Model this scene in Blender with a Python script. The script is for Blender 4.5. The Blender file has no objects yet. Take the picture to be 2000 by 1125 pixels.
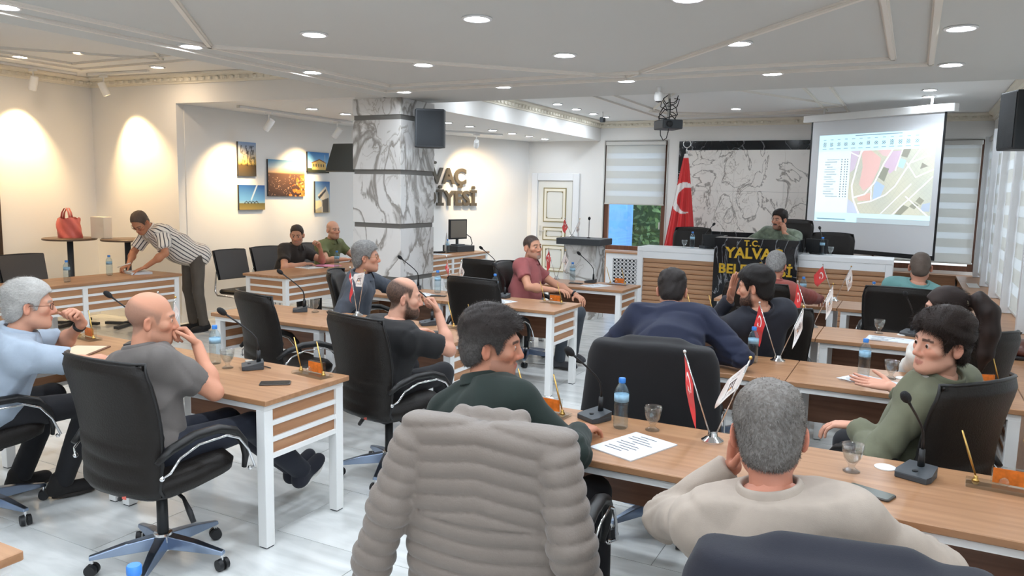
import bpy, bmesh, math, random
import numpy as np
from mathutils import Vector, Matrix, Euler
random.seed(7); np.random.seed(7)
scn = bpy.context.scene
COL = scn.collection
PI = math.pi

# ---------------------------------------------------------------- camera
CAMH = 1.75
YAW, PITCH, ROLL, FPX = -0.4767986, 0.124212, 0.0212935, 1500.727
cam = bpy.data.objects.new('camera', bpy.data.cameras.new('camera'))
COL.objects.link(cam)
cam.data.sensor_width = 36.0
cam.data.lens = 36.0 * FPX / 2000.0
cam.data.clip_end = 200
_f = Vector((math.sin(YAW)*math.cos(PITCH), math.cos(YAW)*math.cos(PITCH), -math.sin(PITCH)))
_r0 = Vector((math.cos(YAW), -math.sin(YAW), 0)); _u0 = _r0.cross(_f)
_r = math.cos(ROLL)*_r0 + math.sin(ROLL)*_u0
_u = -math.sin(ROLL)*_r0 + math.cos(ROLL)*_u0
cam.matrix_world = Matrix(((_r.x, _u.x, -_f.x, 0), (_r.y, _u.y, -_f.y, 0), (_r.z, _u.z, -_f.z, CAMH), (0, 0, 0, 1)))
scn.camera = cam

# ---------------------------------------------------------------- world, exposure
world = bpy.data.worlds.new('world'); scn.world = world
world.use_nodes = True
_bg = world.node_tree.nodes['Background']
_bg.inputs[0].default_value = (0.78, 0.88, 1.0, 1); _bg.inputs[1].default_value = 4.6
scn.view_settings.view_transform = 'Standard'
scn.view_settings.look = 'None'
scn.view_settings.gamma = 1.0
scn.view_settings.use_curve_mapping = False
scn.view_settings.exposure = 0.25
LAMP_E = 225.0       # downlight discs over the seats
LAMP_F = 135.0       # downlight discs of the niche and the fascia row
LAMP_D = 330.0       # downlight discs over the front desk
LAMP_L = 150.0       # warmer downlight discs over the left aisle
SPOT_W = 140.0       # warm wall spots
scn.cycles.max_bounces = 7
scn.cycles.diffuse_bounces = 3
scn.cycles.glossy_bounces = 3
scn.cycles.transmission_bounces = 6
scn.cycles.transparent_max_bounces = 8
scn.cycles.caustics_reflective = False
scn.cycles.caustics_refractive = False
scn.cycles.sample_clamp_indirect = 6.0
scn.cycles.use_denoising = True
scn.cycles.adaptive_threshold = 0.08

# ---------------------------------------------------------------- colour and material helpers
def C(r, g, b):
    def l(c):
        c /= 255.0
        return c/12.92 if c <= 0.04045 else ((c+0.055)/1.055)**2.4
    return (l(r), l(g), l(b), 1.0)
MATS = {}
def mat(name, col=(200,200,200), rough=0.5, metal=0.0, spec=0.5, bump=None, vary=None, emit=None, trans=0.0, ior=1.45, alpha=1.0, coat=0.0, attr=False, sheen=0.0):
    """bump=(scale, strength, (sx,sy,sz))  vary=(scale, amount, (sx,sy,sz))  emit=(col,strength)"""
    if name in MATS: return MATS[name]
    m = bpy.data.materials.new(name); m.use_nodes = True
    n, L = m.node_tree.nodes, m.node_tree.links
    b = n['Principled BSDF']
    b.inputs['Base Color'].default_value = C(*col)
    b.inputs['Roughness'].default_value = rough
    b.inputs['Metallic'].default_value = metal
    b.inputs['Specular IOR Level'].default_value = spec
    b.inputs['Transmission Weight'].default_value = trans
    b.inputs['IOR'].default_value = ior
    b.inputs['Alpha'].default_value = alpha
    b.inputs['Coat Weight'].default_value = coat
    b.inputs['Sheen Weight'].default_value = sheen
    src = None
    if attr:
        a = n.new('ShaderNodeVertexColor'); a.layer_name = 'Col'; src = a.outputs[0]
        L.new(src, b.inputs['Base Color'])
    if bump or vary: tc = n.new('ShaderNodeTexCoord')
    def noise(sc, s3):
        mp = n.new('ShaderNodeMapping'); mp.inputs['Scale'].default_value = s3
        L.new(tc.outputs['Object'], mp.inputs[0])
        t = n.new('ShaderNodeTexNoise'); t.inputs['Scale'].default_value = sc; t.inputs['Detail'].default_value = 4
        L.new(mp.outputs[0], t.inputs['Vector']); return t
    if vary:
        t = noise(vary[0], vary[2] if len(vary) > 2 else (1,1,1))
        mx = n.new('ShaderNodeMix'); mx.data_type = 'RGBA'; mx.blend_type = 'MULTIPLY'
        mr = n.new('ShaderNodeMapRange'); mr.inputs[1].default_value = .3; mr.inputs[2].default_value = .7
        mr.inputs[3].default_value = 1-vary[1]; mr.inputs[4].default_value = 1+vary[1]*.4
        L.new(t.outputs[0], mr.inputs[0])
        mx.inputs[0].default_value = 1.0
        if src is not None: L.new(src, mx.inputs[6])
        else: mx.inputs[6].default_value = C(*col)
        L.new(mr.outputs[0], mx.inputs[7]); L.new(mx.outputs[2], b.inputs['Base Color'])
    if bump:
        t = noise(bump[0], bump[2] if len(bump) > 2 else (1,1,1))
        bp = n.new('ShaderNodeBump'); bp.inputs['Strength'].default_value = bump[1]; bp.inputs['Distance'].default_value = .01
        L.new(t.outputs[0], bp.inputs['Height']); L.new(bp.outputs[0], b.inputs['Normal'])
    if emit:
        b.inputs['Emission Color'].default_value = C(*emit[0]); b.inputs['Emission Strength'].default_value = emit[1]
        if attr: L.new(src, b.inputs['Emission Color'])
    MATS[name] = m
    return m
def wood(name, c1, c2, axis=(0.9, 16, 16), rough=.38, scale=2.2):
    if name in MATS: return MATS[name]
    m = bpy.data.materials.new(name); m.use_nodes = True
    n, L = m.node_tree.nodes, m.node_tree.links; b = n['Principled BSDF']
    tc = n.new('ShaderNodeTexCoord'); mp = n.new('ShaderNodeMapping'); mp.inputs['Scale'].default_value = axis
    L.new(tc.outputs['Object'], mp.inputs[0])
    t = n.new('ShaderNodeTexNoise'); t.inputs['Scale'].default_value = scale; t.inputs['Detail'].default_value = 6; t.inputs['Distortion'].default_value = .4
    L.new(mp.outputs[0], t.inputs['Vector'])
    cr = n.new('ShaderNodeValToRGB'); e = cr.color_ramp.elements
    e[0].position = .33; e[0].color = C(*c1); e[1].position = .66; e[1].color = C(*c2)
    L.new(t.outputs[0], cr.inputs[0]); L.new(cr.outputs[0], b.inputs['Base Color'])
    b.inputs['Roughness'].default_value = rough
    MATS[name] = m; return m
def thin_glass(name, tint=(250,252,252), edge=.5, rough=.03, edgecol=None):
    if name in MATS: return MATS[name]
    m = bpy.data.materials.new(name); m.use_nodes = True
    n, L = m.node_tree.nodes, m.node_tree.links; n.remove(n['Principled BSDF'])
    tr = n.new('ShaderNodeBsdfTransparent'); tr.inputs[0].default_value = C(*tint)
    gl = n.new('ShaderNodeBsdfGlossy'); gl.inputs['Roughness'].default_value = rough; gl.inputs[0].default_value = C(*(edgecol or (235,238,240)))
    lw = n.new('ShaderNodeLayerWeight'); lw.inputs[0].default_value = .35
    mu = n.new('ShaderNodeMath'); mu.operation = 'MULTIPLY_ADD'; mu.inputs[1].default_value = edge; mu.inputs[2].default_value = .05; L.new(lw.outputs['Facing'], mu.inputs[0])
    mx = n.new('ShaderNodeMixShader'); L.new(mu.outputs[0], mx.inputs[0]); L.new(tr.outputs[0], mx.inputs[1]); L.new(gl.outputs[0], mx.inputs[2])
    L.new(mx.outputs[0], n['Material Output'].inputs[0]); MATS[name] = m; return m
def marble(name, base, vein, vein2, scale=1.3, rough=.18, w=.05, dense=.5):
    if name in MATS: return MATS[name]
    m = bpy.data.materials.new(name); m.use_nodes = True
    n, L = m.node_tree.nodes, m.node_tree.links; b = n['Principled BSDF']
    tc = n.new('ShaderNodeTexCoord'); mp = n.new('ShaderNodeMapping'); mp.inputs['Rotation'].default_value = (.3, .5, .6)
    mp.inputs['Scale'].default_value = (1, 1, .75)
    L.new(tc.outputs['Object'], mp.inputs[0])
    def ridge(sc, width, det, dist):
        t = n.new('ShaderNodeTexNoise'); t.inputs['Scale'].default_value = sc; t.inputs['Detail'].default_value = det; t.inputs['Distortion'].default_value = dist
        L.new(mp.outputs[0], t.inputs['Vector'])
        cr = n.new('ShaderNodeValToRGB'); cr.color_ramp.interpolation = 'EASE'
        e = cr.color_ramp.elements; e[0].position = .5-width; e[0].color = (0,0,0,1); e[1].position = .5; e[1].color = (1,1,1,1)
        x = cr.color_ramp.elements.new(.5+width*.45); x.color = (0,0,0,1)
        L.new(t.outputs[0], cr.inputs[0]); return cr.outputs[0]
    def mix(a, fac, col, amt):
        mm = n.new('ShaderNodeMath'); mm.operation = 'MULTIPLY'; mm.inputs[1].default_value = amt; L.new(fac, mm.inputs[0])
        mx = n.new('ShaderNodeMix'); mx.data_type = 'RGBA'; L.new(mm.outputs[0], mx.inputs[0])
        if isinstance(a, tuple): mx.inputs[6].default_value = a
        else: L.new(a, mx.inputs[6])
        mx.inputs[7].default_value = C(*col); return mx.outputs[2]
    # masked fine veins so that calm white fields remain
    big = ridge(scale, w, 7, 1.6); fine = ridge(scale*3.1, w*.8, 8, 1.2)
    msk = n.new('ShaderNodeTexNoise'); msk.inputs['Scale'].default_value = scale*.9; L.new(mp.outputs[0], msk.inputs['Vector'])
    mr = n.new('ShaderNodeMapRange'); mr.inputs[1].default_value = .45; mr.inputs[2].default_value = .62; L.new(msk.outputs[0], mr.inputs[0])
    mf = n.new('ShaderNodeMath'); mf.operation = 'MULTIPLY'; L.new(fine, mf.inputs[0]); L.new(mr.outputs[0], mf.inputs[1])
    c = mix(C(*base), mr.outputs[0], vein2, .22*dense*2)
    c = mix(c, mf.outputs[0], vein2, .85); c = mix(c, big, vein, .85)
    L.new(c, b.inputs['Base Color']); b.inputs['Roughness'].default_value = rough
    MATS[name] = m; return m

# ---------------------------------------------------------------- mesh helpers
class MB:
    def __init__(s): s.v = []; s.f = []
    def add(s, vs, fs):
        o = len(s.v); s.v += [tuple(v) for v in vs]; s.f += [tuple(i+o for i in f) for f in fs]; return s
    def box(s, x0, x1, y0, y1, z0, z1, M=None):
        vs = [Vector((x, y, z)) for z in (z0, z1) for y in (y0, y1) for x in (x0, x1)]
        if M is not None: vs = [M @ v for v in vs]
        return s.add(vs, [(0,2,3,1),(4,5,7,6),(0,1,5,4),(2,6,7,3),(0,4,6,2),(1,3,7,5)])
    def rbox(s, x0, x1, y0, y1, z0, z1, r=.01, n=3):
        """box with rounded vertical edges and softened top/bottom rims"""
        pts = []
        for cx, cy, a0 in ((x1-r, y1-r, 0), (x0+r, y1-r, 90), (x0+r, y0+r, 180), (x1-r, y0+r, 270)):
            for k in range(n+1):
                a = math.radians(a0+90*k/n); pts.append((cx+r*math.cos(a), cy+r*math.sin(a), (math.cos(a), math.sin(a))))
        e = min(r*.5, (z1-z0)*.3)
        rings = [(z0, e), (z0+e, 0), (z1-e, 0), (z1, e)]
        N = len(pts); vs = []; fs = []
        for z, ins in rings: vs += [(p[0]-p[2][0]*ins, p[1]-p[2][1]*ins, z) for p in pts]
        for k in range(3):
            for i in range(N):
                j = (i+1) % N; fs.append((k*N+i, k*N+j, (k+1)*N+j, (k+1)*N+i))
        fs.append(tuple(range(N-1, -1, -1))); fs.append(tuple(range(3*N, 4*N)))
        return s.add(vs, fs)
    def cyl(s, a, b, r1, r2=None, n=16, caps=True):
        return s.tube([a, b], [r1, r1 if r2 is None else r2], n, caps)
    def tube(s, pts, r, n=8, caps=True, flat=1.0, upv=None):
        pts = [Vector(p) for p in pts]; N = len(pts)
        rs = r if isinstance(r, (list, tuple)) else [r]*N
        vs = []; fs = []; prev = None
        for i, p in enumerate(pts):
            t = (pts[min(i+1, N-1)]-pts[max(i-1, 0)]).normalized()
            if prev is None:
                h = Vector(upv) if upv else (Vector((0,0,1)) if abs(t.z) < .9 else Vector((1,0,0)))
                u = (h - t*h.dot(t)).normalized()
            else:
                u = (prev - t*prev.dot(t)).normalized()
            prev = u; w = t.cross(u)
            for k in range(n):
                a = 2*PI*k/n; vs.append(p + u*math.cos(a)*rs[i]*flat + w*math.sin(a)*rs[i])
        for i in range(N-1):
            for k in range(n):
                j = (k+1) % n; fs.append((i*n+k, i*n+j, (i+1)*n+j, (i+1)*n+k))
        if caps: fs.append(tuple(range(n-1, -1, -1))); fs.append(tuple(range((N-1)*n, N*n)))
        return s.add(vs, fs)
    def lathe(s, prof, n=24, M=None):
        vs = []; fs = []; m = len(prof)
        for r, z in prof:
            for k in range(n):
                a = 2*PI*k/n; v = Vector((r*math.cos(a), r*math.sin(a), z)); vs.append(M @ v if M is not None else v)
        for i in range(m-1):
            for k in range(n):
                j = (k+1) % n; fs.append((i*n+k, i*n+j, (i+1)*n+j, (i+1)*n+k))
        if prof[0][0] > 1e-5: fs.append(tuple(range(n-1, -1, -1)))
        if prof[-1][0] > 1e-5: fs.append(tuple(range((m-1)*n, m*n)))
        return s.add(vs, fs)
    def ball(s, c, r, n=12, sc=(1,1,1)):
        c = Vector(c); vs = []; fs = []; m = n//2
        for i in range(m+1):
            t = PI*i/m
            for k in range(n):
                a = 2*PI*k/n
                vs.append(c+Vector((r*sc[0]*math.sin(t)*math.cos(a), r*sc[1]*math.sin(t)*math.sin(a), r*sc[2]*math.cos(t))))
        for i in range(m):
            for k in range(n):
                j = (k+1) % n; fs.append((i*n+k, (i+1)*n+k, (i+1)*n+j, i*n+j))
        return s.add(vs, fs)
    def prism(s, poly, z0, z1, M=None):
        N = len(poly); vs = [Vector((x, y, z)) for z in (z0, z1) for x, y in poly]
        if M is not None: vs = [M @ v for v in vs]
        fs = [tuple(range(N-1, -1, -1)), tuple(range(N, 2*N))]
        fs += [(i, (i+1) % N, N+(i+1) % N, N+i) for i in range(N)]
        return s.add(vs, fs)
    def grid(s, fn, nu, nv):
        vs = [fn(i/nu, j/nv) for j in range(nv+1) for i in range(nu+1)]; w = nu+1
        return s.add(vs, [(j*w+i, j*w+i+1, (j+1)*w+i+1, (j+1)*w+i) for j in range(nv) for i in range(nu)])
    def mesh(s, name, m=None, smooth=False):
        me = bpy.data.meshes.new(name); me.from_pydata(s.v, [], s.f); me.update()
        if m: me.materials.append(m)
        if smooth:
            me.polygons.foreach_set('use_smooth', [True]*len(me.polygons))
            if smooth == 'auto': me.set_sharp_from_angle(angle=math.radians(38))
        return me
    def obj(s, name, m, parent=None, smooth=False, bevel=0):
        return link(name, s.mesh(name, m, smooth), parent, bevel)
def link(name, me, parent=None, bevel=0, loc=None, rz=None):
    o = bpy.data.objects.new(name, me); COL.objects.link(o)
    if parent is not None: o.parent = parent
    if loc is not None: o.location = loc
    if rz is not None: o.rotation_euler = (0, 0, rz)
    if bevel:
        b = o.modifiers.new('bevel', 'BEVEL'); b.width = bevel; b.segments = 2; b.limit_method = 'ANGLE'
    return o
def tag(o, label=None, cat=None, group=None, kind=None):
    if label: o['label'] = label
    if cat: o['category'] = cat
    if group: o['group'] = group
    if kind: o['kind'] = kind
    return o
def thing(name, label, cat, loc=(0,0,0), rz=0, group=None):
    o = bpy.data.objects.new(name, None); COL.objects.link(o); o.empty_display_size = .1
    o.location = loc; o.rotation_euler = (0, 0, rz)
    return tag(o, label, cat, group)
def struct(name, mb, m, bevel=0, label=None, smooth=False):
    o = mb.obj(name, m, None, smooth, bevel); o['kind'] = 'structure'
    if label: o['label'] = label
    return o
def dup(root, loc, rz=0, label=None, group=None, parent=None):
    c = root.copy(); COL.objects.link(c); c.parent = parent
    if loc is not None: c.location = loc; c.rotation_euler = (0, 0, rz)
    if label: c['label'] = label
    if group: c['group'] = group
    for ch in root.children: dup(ch, None, parent=c)
    return c
def colour_attr(me, cols):
    """cols: per-vertex linear rgb array"""
    a = me.color_attributes.new('Col', 'FLOAT_COLOR', 'POINT')
    buf = np.ones((len(me.vertices), 4), np.float32); buf[:, :3] = cols
    a.data.foreach_set('color', buf.ravel())
def lin(rgb): return np.array(C(*rgb)[:3])
# ---------------------------------------------------------------- shared materials
M_WALL = mat('wall_paint', (238,236,232), .75, bump=(60, .04))
M_CEIL = mat('ceiling_paint', (238,238,236), .8)
M_SLAB = mat('lowered_ceiling_paint', (212,214,211), .8)
M_TRIM = mat('cream_moulding', (238,233,224), .6)
M_CROWN = mat('crown_plaster', (240,233,216), .6)
M_WHITE = mat('white_lacquer', (236,237,238), .32)
M_METALW = mat('white_powder_coat', (238,238,236), .4)
M_OAK = wood('oak_laminate', (156,112,78), (176,132,96))
M_OAKD = wood('oak_slat', (168,118,82), (188,140,102))
M_OAKY = wood('oak_slat_y', (168,118,82), (188,140,102), (16,.9,16))
M_OAKB = wood('brown_panel', (120,80,58), (138,96,72))
M_MARBLE = marble('white_marble', (228,227,225), (134,128,121), (158,152,144), 1.35, .16, .055, .85)
M_MARBLEP = marble('panel_marble', (246,241,234), (132,124,116), (178,168,158), 1.7, .3, .03, .25)
M_BLACKM = marble('black_marble', (22,24,28), (150,152,156), (52,56,60), 1.4, .12, .014, .3)
M_BAND = mat('grey_band', (112,110,106), .5)
M_BROWN = wood('brown_window_frame', (104,66,48), (122,80,60), (16,16,1))
M_GLASS = thin_glass('pane_glass', (250,252,252), .25)
M_LAMP = mat('lamp_glow', (255,255,255), .5, emit=((234,244,255), LAMP_E))
M_LAMPF = mat('lamp_glow_front', (255,255,255), .5, emit=((234,244,255), LAMP_F))
M_RING = mat('lamp_ring', (235,235,235), .4)
M_BLACKP = mat('black_plastic', (30,31,33), .45)
M_GREYP = mat('charcoal_plastic', (62,66,70), .5)
M_CHROME = mat('chrome', (225,226,228), .12, 1.0)
M_STEELB = mat('brushed_blue_steel', (150,166,190), .28, 1.0)
M_GOLD = mat('brass_gold', (206,168,98), .3, 1.0)

def tile_mat():
    m = bpy.data.materials.new('floor_tile'); m.use_nodes = True
    n, L = m.node_tree.nodes, m.node_tree.links; b = n['Principled BSDF']
    g = n.new('ShaderNodeNewGeometry'); oi = n.new('ShaderNodeObjectInfo')
    mp = n.new('ShaderNodeMapping'); mp.inputs['Scale'].default_value = (1.1, 5.0, 1); mp.inputs['Rotation'].default_value = (0, 0, .5)
    L.new(g.outputs['Position'], mp.inputs[0])
    sc = n.new('ShaderNodeVectorMath'); sc.operation = 'SCALE'; sc.inputs[0].default_value = (9, 7, 5); L.new(oi.outputs['Random'], sc.inputs['Scale'])
    ad = n.new('ShaderNodeVectorMath'); L.new(mp.outputs[0], ad.inputs[0]); L.new(sc.outputs[0], ad.inputs[1])
    t = n.new('ShaderNodeTexNoise'); t.inputs['Scale'].default_value = 1.6; t.inputs['Detail'].default_value = 7; t.inputs['Distortion'].default_value = .5
    L.new(ad.outputs[0], t.inputs['Vector'])
    cr = n.new('ShaderNodeValToRGB'); e = cr.color_ramp.elements
    e[0].position = .3; e[0].color = C(204,207,205); e[1].position = .6; e[1].color = C(234,236,234)
    L.new(t.outputs[0], cr.inputs[0]); L.new(cr.outputs[0], b.inputs['Base Color'])
    b.inputs['Roughness'].default_value = .22
    return m
M_TILE = tile_mat()
M_GROUT = mat('grout', (150,150,148), .8)

# ---------------------------------------------------------------- the room shell
XL, XR, YB, YF, ZC, ZN, ZS = -9.64, 1.0, -2.6, 13.9, 3.1, 2.75, 2.71
XPH = -8.18
floor = struct('floor', MB().box(XL-.2, XR+.3, YB-.2, YF+.2, -.12, -.004), M_GROUT)
tile_me = MB().box(-.598, .598, -.298, .298, -.02, 0).mesh('tile', M_TILE)
row = 0; y = 0.4-.6*2
while y < YF:
    x = -2.78-1.2*7 + (.6 if row % 2 else 0)
    while x < XR:
        x0, x1, y0, y1 = max(x, XL), min(x+1.2, XR), y, min(y+.6, YF)
        if x1-x0 > .05 and y1-y0 > .05 and not (y0 > 6.7 and x1 < XPH) and not (y0 > 11.5 and x1 < -7.6):
            o = link('tile', tile_me, floor, loc=((x0+x1)/2, (y0+y1)/2, 0))
            o.scale = ((x1-x0)/1.2, (y1-y0)/.6, 1)
        x += 1.2
    y += .6; row += 1
struct('ceiling', MB().box(XL-.2, XR+.3, YB-.2, YF+.2, ZC, ZC+.15), M_CEIL)
# lowered ceiling over the seats with stepped edge
SX0, SY1 = -5.02, 7.3
lowered = struct('ceiling_lowered', MB().box(SX0, XR-.004, YB, SY1, ZS, ZC-.002).box(SX0-.06, XR-.004, YB, SY1+.06, ZS+.06, ZC-.002), M_SLAB)
struct('ceiling_niche', MB().prism([(XPH, 6.821), (-5.461, 7.041), (-5.461, YF), (-6.86, YF), (XPH, 10.3)], ZN, ZN+.03), M_CEIL)
# walls
struct('wall_left', MB().box(XL-.15, XL, YB, 6.75, 0, ZC), M_WALL)
struct('wall_back', MB().box(XL-.15, XR+.2, YB-.15, YB, 0, ZC), M_WALL)
Mx = lambda a, b: (lambda d: Matrix(((d.x, -d.y, 0, a[0]), (d.y, d.x, 0, a[1]), (0,0,1,0), (0,0,0,1))))((Vector(b)-Vector(a)).normalized())
def wallseg(mb, a, b, z0, z1, t=.12):
    mb.box(0, (Vector(b)-Vector(a)).length, 0, t, z0, z1, Mx(a, b)); return mb
struct('wall_stub', wallseg(MB(), (XL, 6.57), (XPH, 6.68), 0, ZC, .14), M_WALL)
struct('trim_fascia', wallseg(wallseg(MB(), (XPH, 6.68), (-5.36, 6.90), ZN, ZC, .14), (-5.36, 6.9), (-5.36, YF), ZN, ZC, .1), M_WALL)
struct('wall_photos', wallseg(MB(), (XPH, 6.8), (XPH, 10.3), 0, ZC), M_WALL)
struct('wall_letters', wallseg(MB(), (XPH, 10.3), (-6.86, YF+.02), 0, ZC), M_WALL)
# front wall with two window openings
W1 = (-5.25, -4.05, .70, 2.74); W2 = (-.55, .90, .66, 2.70)
fw = MB(); yy = (YF, YF+.2)
for x0, x1, z0, z1 in ((-7.0, W1[0], 0, ZC), (W1[1], W2[0], 0, ZC), (W2[1], XR+.2, 0, ZC), (W1[0], W1[1], 0, W1[2]), (W1[0], W1[1], W1[3], ZC), (W2[0], W2[1], 0, W2[2]), (W2[0], W2[1], W2[3], ZC)):
    fw.box(x0, x1, *yy, z0, z1)
struct('wall_front', fw, M_WALL)
# right wall: parapet, lintel and piers between the windows
PIERS = [-1.8+1.4*k for k in range(11)] + [13.62]
rw = MB().box(XR, XR+.2, YB, YF, 0, .62).box(XR, XR+.2, YB, YF, 2.72, ZC).box(XR, XR+.2, YB, -1.9, .62, 2.72)
for py in PIERS: rw.box(XR, XR+.2, py-.07, py+.07, .62, 2.72)
struct('wall_right', rw, M_WALL)
for py in PIERS[2:]:
    struct('trim_pier', MB().box(.88, XR-.002, py-.05, py+.05, .612, 2.72), M_WHITE, .006)
# baseboards
for n, a, b in (('baseboard_left', (XL, YB), (XL, 6.57)), ('baseboard_stub', (XL, 6.57), (XPH, 6.68)), ('baseboard_photos', (XPH, 6.8), (XPH, 10.3)), ('baseboard_letters', (XPH, 10.3), (-6.87, YF))):
    d = (Vector(b)-Vector(a)).normalized()
    s = 1 if n in ('baseboard_left', 'baseboard_photos', 'baseboard_letters') else 1
    struct(n, MB().box(0, (Vector(b)-Vector(a)).length, -.016, 0, .001, .09, Mx(a, b)).box(0, (Vector(b)-Vector(a)).length, -.009, 0, .09, .105, Mx(a, b)), M_WHITE)
# crown moulding with egg blocks
def crown(name, a, b, flip=1, dent=.11):
    a, b = Vector(a), Vector(b); Lh = (b-a).length; M = Mx(a, b)
    s = -flip
    prof = [(0, -.12), (.018*s, -.12), (.022*s, -.10), (.04*s, -.095), (.045*s, -.05), (.08*s, -.03), (.10*s, -.025), (.105*s, -.004), (0, -.004)]
    mb = MB(); N = len(prof)
    vs = [M @ Vector((x, p[0], ZC+p[1])) for x in (0, Lh) for p in prof]
    mb.add(vs, [(i, (i+1) % N, N+(i+1) % N, N+i) for i in range(N)] + [tuple(range(N)), tuple(range(2*N-1, N-1, -1))])
    o = struct(name, mb, M_CROWN)
    if dent:
        eb = MB(); k = int(Lh/dent)
        for i in range(k):
            x = (i+.5)*Lh/k
            vs0 = len(eb.v)
            eb.ball((0,0,0), 1, 6, (dent*.33, .016, .026))
            for q in range(vs0, len(eb.v)):
                v = eb.v[q]; eb.v[q] = tuple(M @ Vector((x+v[0], .052*s+v[1], ZC-.073+v[2])))
        e = eb.obj('egg_row', M_CROWN, o); e['kind'] = 'stuff'
    return o
crown('trim_crown_left', (XL, -1), (XL, 6.57))
crown('trim_crown_stub', (XL, 6.57), (-5.4, 6.89))
crown('trim_crown_fascia', (-5.36, 7.0), (-5.36, YF), 1)
crown('trim_crown_front', (-5.36, YF), (XR, YF), 1)
crown('trim_crown_right', (XR-.0, YF), (XR, 7.4), 1, 0)
# ceiling mouldings
def moulding(name, pts, z, w=.045, h=.022, closed=False):
    mb = MB(); P = [Vector((*p, 0)) for p in pts]
    segs = list(zip(P, P[1:])) + ([(P[-1], P[0])] if closed else [])
    for a, b in segs:
        d = (b-a).normalized(); a2, b2 = a-d*w*.45, b+d*w*.45; L = (b2-a2).length; M = Mx((a2.x, a2.y), (b2.x, b2.y))
        mb.box(0, L, -w/2, w/2, z-h*.5, z+.004, M).box(0, L, -w*.28, w*.28, z-h, z, M)
    return struct(name, mb, M_TRIM)
def rect(x0, x1, y0, y1): return [(x0, y0), (x1, y0), (x1, y1), (x0, y1)]
moulding('trim_1', rect(-4.66, .03, -.4, 6.25), ZS, closed=True)
moulding('trim_2', rect(-4.38, -.2, -.1, 5.93), ZS, closed=True)
moulding('trim_3', [(-4.38, 3.87), (-2.15, 6.12), (-.06, 3.87), (-2.2, 1.4)], ZS, closed=True)
moulding('trim_4', rect(-4.05, -1.0, 7.8, 13.2), ZC, closed=True)
moulding('trim_5', rect(-3.75, -1.3, 8.1, 12.9), ZC, closed=True)
moulding('trim_6', [(-3.9, 12.3), (-2.5, 9.3), (-1.0, 12.3), (-2.5, 13.2)], ZC, closed=True)
moulding('trim_7', rect(-8.9, -5.7, .5, 5.95), ZC, closed=True)
moulding('trim_8', rect(-8.6, -6.0, .8, 5.65), ZC, closed=True)
moulding('trim_9', [(-8.75, 4.3), (-7.3, 5.8), (-5.85, 4.3), (-7.3, 2.8)], ZC, closed=True)

# ---------------------------------------------------------------- column with marble panels and grey bands
CX0, CX1, CY0, CY1 = -5.48, -4.84, 6.75, 7.39
column = tag(MB().box(CX0+.02, CX1-.02, CY0+.02, CY1-.02, 0, ZS-.001).obj('column', M_BAND), 'square column clad in white marble with grey bands', 'column')
column['kind'] = 'structure'
struct('trim_column_cap', MB().box(CX0+.02, SX0-.062, CY0+.02, CY1-.02, ZS, ZC-.003), M_WALL)
tiers = [(0.0, .16), (.21, .76), (.81, 1.335), (1.385, 1.91), (1.96, 2.485), (2.535, ZS-.002)]
for z0, z1 in tiers:
    for (x0, x1, y0, y1) in ((CX0, CX1, CY0, CY0+.02), (CX0, CX1, CY1-.02, CY1), (CX0, CX0+.02, CY0+.02, CY1-.02), (CX1-.02, CX1, CY0+.02, CY1-.02)):
        MB().box(x0, x1, y0, y1, z0+.001, z1).obj('marble_panel', M_MARBLE, column, bevel=.002)
for z in (.16, .76, 1.335, 1.91, 2.485):
    MB().box(CX0+.012, CX1-.012, CY0+.012, CY1-.012, z, z+.05).obj('band', M_BAND, column)

# ---------------------------------------------------------------- marble picture panel on the front wall
pan = struct('trim_marble_panel', MB().box(-3.83, -1.0, YF-.03, YF-.001, .3, 2.72), M_BLACKM, label='black marble frame round a veined marble panel')
k = 0
for i in range(3):
    for j in range(2):
        x0 = -3.67+i*.84; z0 = 1.13+j*.715
        MB().box(x0+.001, x0+.839, YF-.045, YF-.03, z0+.001, z0+.714).obj('marble_slab', M_MARBLEP, pan)

# ---------------------------------------------------------------- windows
M_BLIND = mat('blind_fabric', (226,224,216), .8)
M_SHEER = mat('blind_sheer', (236,236,232), .8)
def translucent(m, amt, tint=(1,1,1,1)):
    n, L = m.node_tree.nodes, m.node_tree.links
    b = n['Principled BSDF']; out = n['Material Output']
    t = n.new('ShaderNodeBsdfTranslucent'); t.inputs[0].default_value = tint
    mx = n.new('ShaderNodeMixShader'); mx.inputs[0].default_value = amt
    L.new(b.outputs[0], mx.inputs[1]); L.new(t.outputs[0], mx.inputs[2]); L.new(mx.outputs[0], out.inputs[0])
translucent(M_BLIND, .36, (.84,.84,.82,1)); translucent(M_SHEER, .44, (.88,.90,.92,1))
M_ALU = mat('blind_rail', (206,204,198), .4)
def front_window(n, W, blind_z, wide_top):
    x0, x1, z0, z1 = W; cx = (x0+x1)/2; f = .085
    w = MB()
    w.box(x0, x0+f, YF+.03, YF+.10, z0, z1).box(x1-f, x1, YF+.03, YF+.10, z0, z1).box(x0+f, x1-f, YF+.03, YF+.10, z0, z0+f).box(x0+f, x1-f, YF+.03, YF+.10, z1-f, z1)
    o = struct('window_%d' % n, w, M_BROWN, .006)
    MB().box(x0+f-.005, x1-f+.005, YF+.06, YF+.066, z0+f-.005, z1-f+.005).obj('pane', M_GLASS, o)
    fr = MB().box(x0-.02, x0, YF-.012, YF+.03, z0-.01, z1+.02).box(x1, x1+.02, YF-.012, YF+.03, z0-.01, z1+.02).box(x0, x1, YF-.012, YF+.03, z1, z1+.02)
    fr.obj('reveal_trim', M_ALU, o)
    MB().box(x1-f-.03, x1-f-.01, YF+.015, YF+.035, z0+.42, z0+.55).obj('window_handle', M_ALU, o)
    return o
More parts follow.
